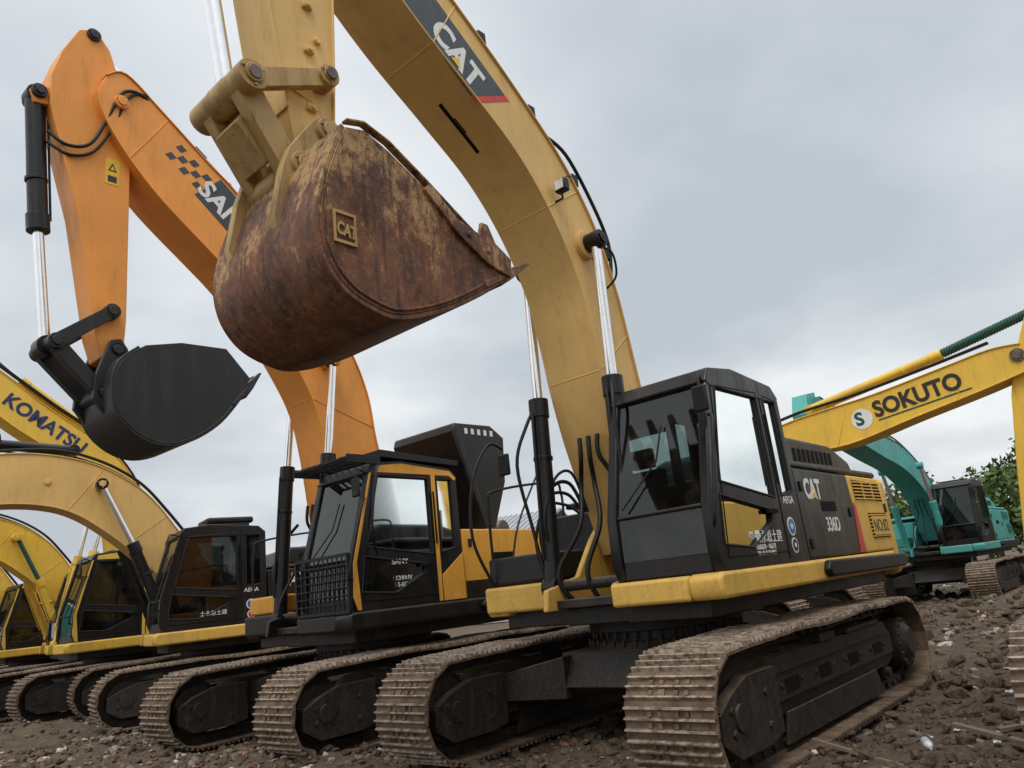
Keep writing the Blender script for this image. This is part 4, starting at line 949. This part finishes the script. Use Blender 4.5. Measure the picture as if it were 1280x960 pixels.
# ================================================================== SKY / LIGHT
w = bpy.data.worlds.new('World'); scene.world = w; w.use_nodes = True; nt = w.node_tree; nt.nodes.clear()
SUN_EL, SUN_AZ = radians(58), radians(60)
out = N(nt, 'ShaderNodeOutputWorld'); bg = N(nt, 'ShaderNodeBackground'); bg2 = N(nt, 'ShaderNodeBackground'); add = N(nt, 'ShaderNodeAddShader')
sky = N(nt, 'ShaderNodeTexSky', sky_type='NISHITA'); sky.sun_disc = False; sky.sun_elevation = SUN_EL; sky.sun_rotation = SUN_AZ; sky.air_density = 2; sky.dust_density = 5
nt.links.new(sky.outputs[0], bg.inputs[0]); bg.inputs[1].default_value = .010
tcg = N(nt, 'ShaderNodeTexCoord').outputs['Generated']
sep = N(nt, 'ShaderNodeSeparateXYZ'); nt.links.new(tcg, sep.inputs[0])
zz = N(nt, 'ShaderNodeMath', operation='MAXIMUM'); nt.links.new(sep.outputs[2], zz.inputs[0]); zz.inputs[1].default_value = .0
za = N(nt, 'ShaderNodeMath', operation='ADD'); nt.links.new(zz.outputs[0], za.inputs[0]); za.inputs[1].default_value = .22
dv = N(nt, 'ShaderNodeVectorMath', operation='DIVIDE'); cb = N(nt, 'ShaderNodeCombineXYZ')
for k in range(3): nt.links.new(za.outputs[0], cb.inputs[k])
nt.links.new(tcg, dv.inputs[0]); nt.links.new(cb.outputs[0], dv.inputs[1])
c1 = noise_tex(nt, dv.outputs[0], .9, 5, .50, (1, 1, .5)); c2 = noise_tex(nt, dv.outputs[0], .35, 3, .5)
am = N(nt, 'ShaderNodeMath', operation='MULTIPLY_ADD'); nt.links.new(c1, am.inputs[0]); am.inputs[1].default_value = .6
nt.links.new(mul(nt, c2, .4), am.inputs[2])
cc = ramp(nt, am.outputs[0], [(.38, (.46, .50, .55)), (.46, (.60, .64, .68)), (.53, (.76, .785, .805)), (.62, (.92, .93, .935))])
mr = N(nt, 'ShaderNodeMapRange'); mr.interpolation_type = 'SMOOTHSTEP'; mr.inputs[1].default_value = .68; mr.inputs[2].default_value = 1.; mr.inputs[3].default_value = 1.08; mr.inputs[4].default_value = 3.1
nt.links.new(sep.outputs[2], mr.inputs[0]); nt.links.new(cc, bg2.inputs[0]); nt.links.new(mr.outputs[0], bg2.inputs[1])
nt.links.new(bg.outputs[0], add.inputs[0]); nt.links.new(bg2.outputs[0], add.inputs[1]); nt.links.new(add.outputs[0], out.inputs[0])
sl = bpy.data.lights.new('sun', 'SUN'); sl.energy = 1.5; sl.angle = radians(25); sl.color = (1, .97, .92)
so = bpy.data.objects.new('sun', sl); COL.objects.link(so)
sd = Vector((cos(SUN_EL)*sin(SUN_AZ), cos(SUN_EL)*cos(SUN_AZ), sin(SUN_EL)))
so.rotation_euler = sd.to_track_quat('Z', 'Y').to_euler(); so.location = (0, 0, 30)

# ================================================================== CAMERA
ps, p, ro, f = -2.4350, .2648, .1141, 946.54
fw = Vector((cos(ps)*cos(p), sin(ps)*cos(p), sin(p))); R = Vector((sin(ps), -cos(ps), 0)); U = Vector((-cos(ps)*sin(p), -sin(ps)*sin(p), cos(p)))
X = R*cos(ro)-U*sin(ro); Y = R*sin(ro)+U*cos(ro)
cd = bpy.data.cameras.new('camera'); cd.sensor_width = 36; cd.lens = f/1280*36; cd.clip_end = 2000; cd.clip_start = .05
co = bpy.data.objects.new('camera', cd); COL.objects.link(co)
mt = Matrix((X, Y, -fw)).transposed().to_4x4(); mt.translation = (6.8913, 4.2306, 1.4354); co.matrix_world = mt
scene.camera = co
scene.view_settings.view_transform = 'Standard'; scene.view_settings.look = 'None'; scene.view_settings.exposure = 0
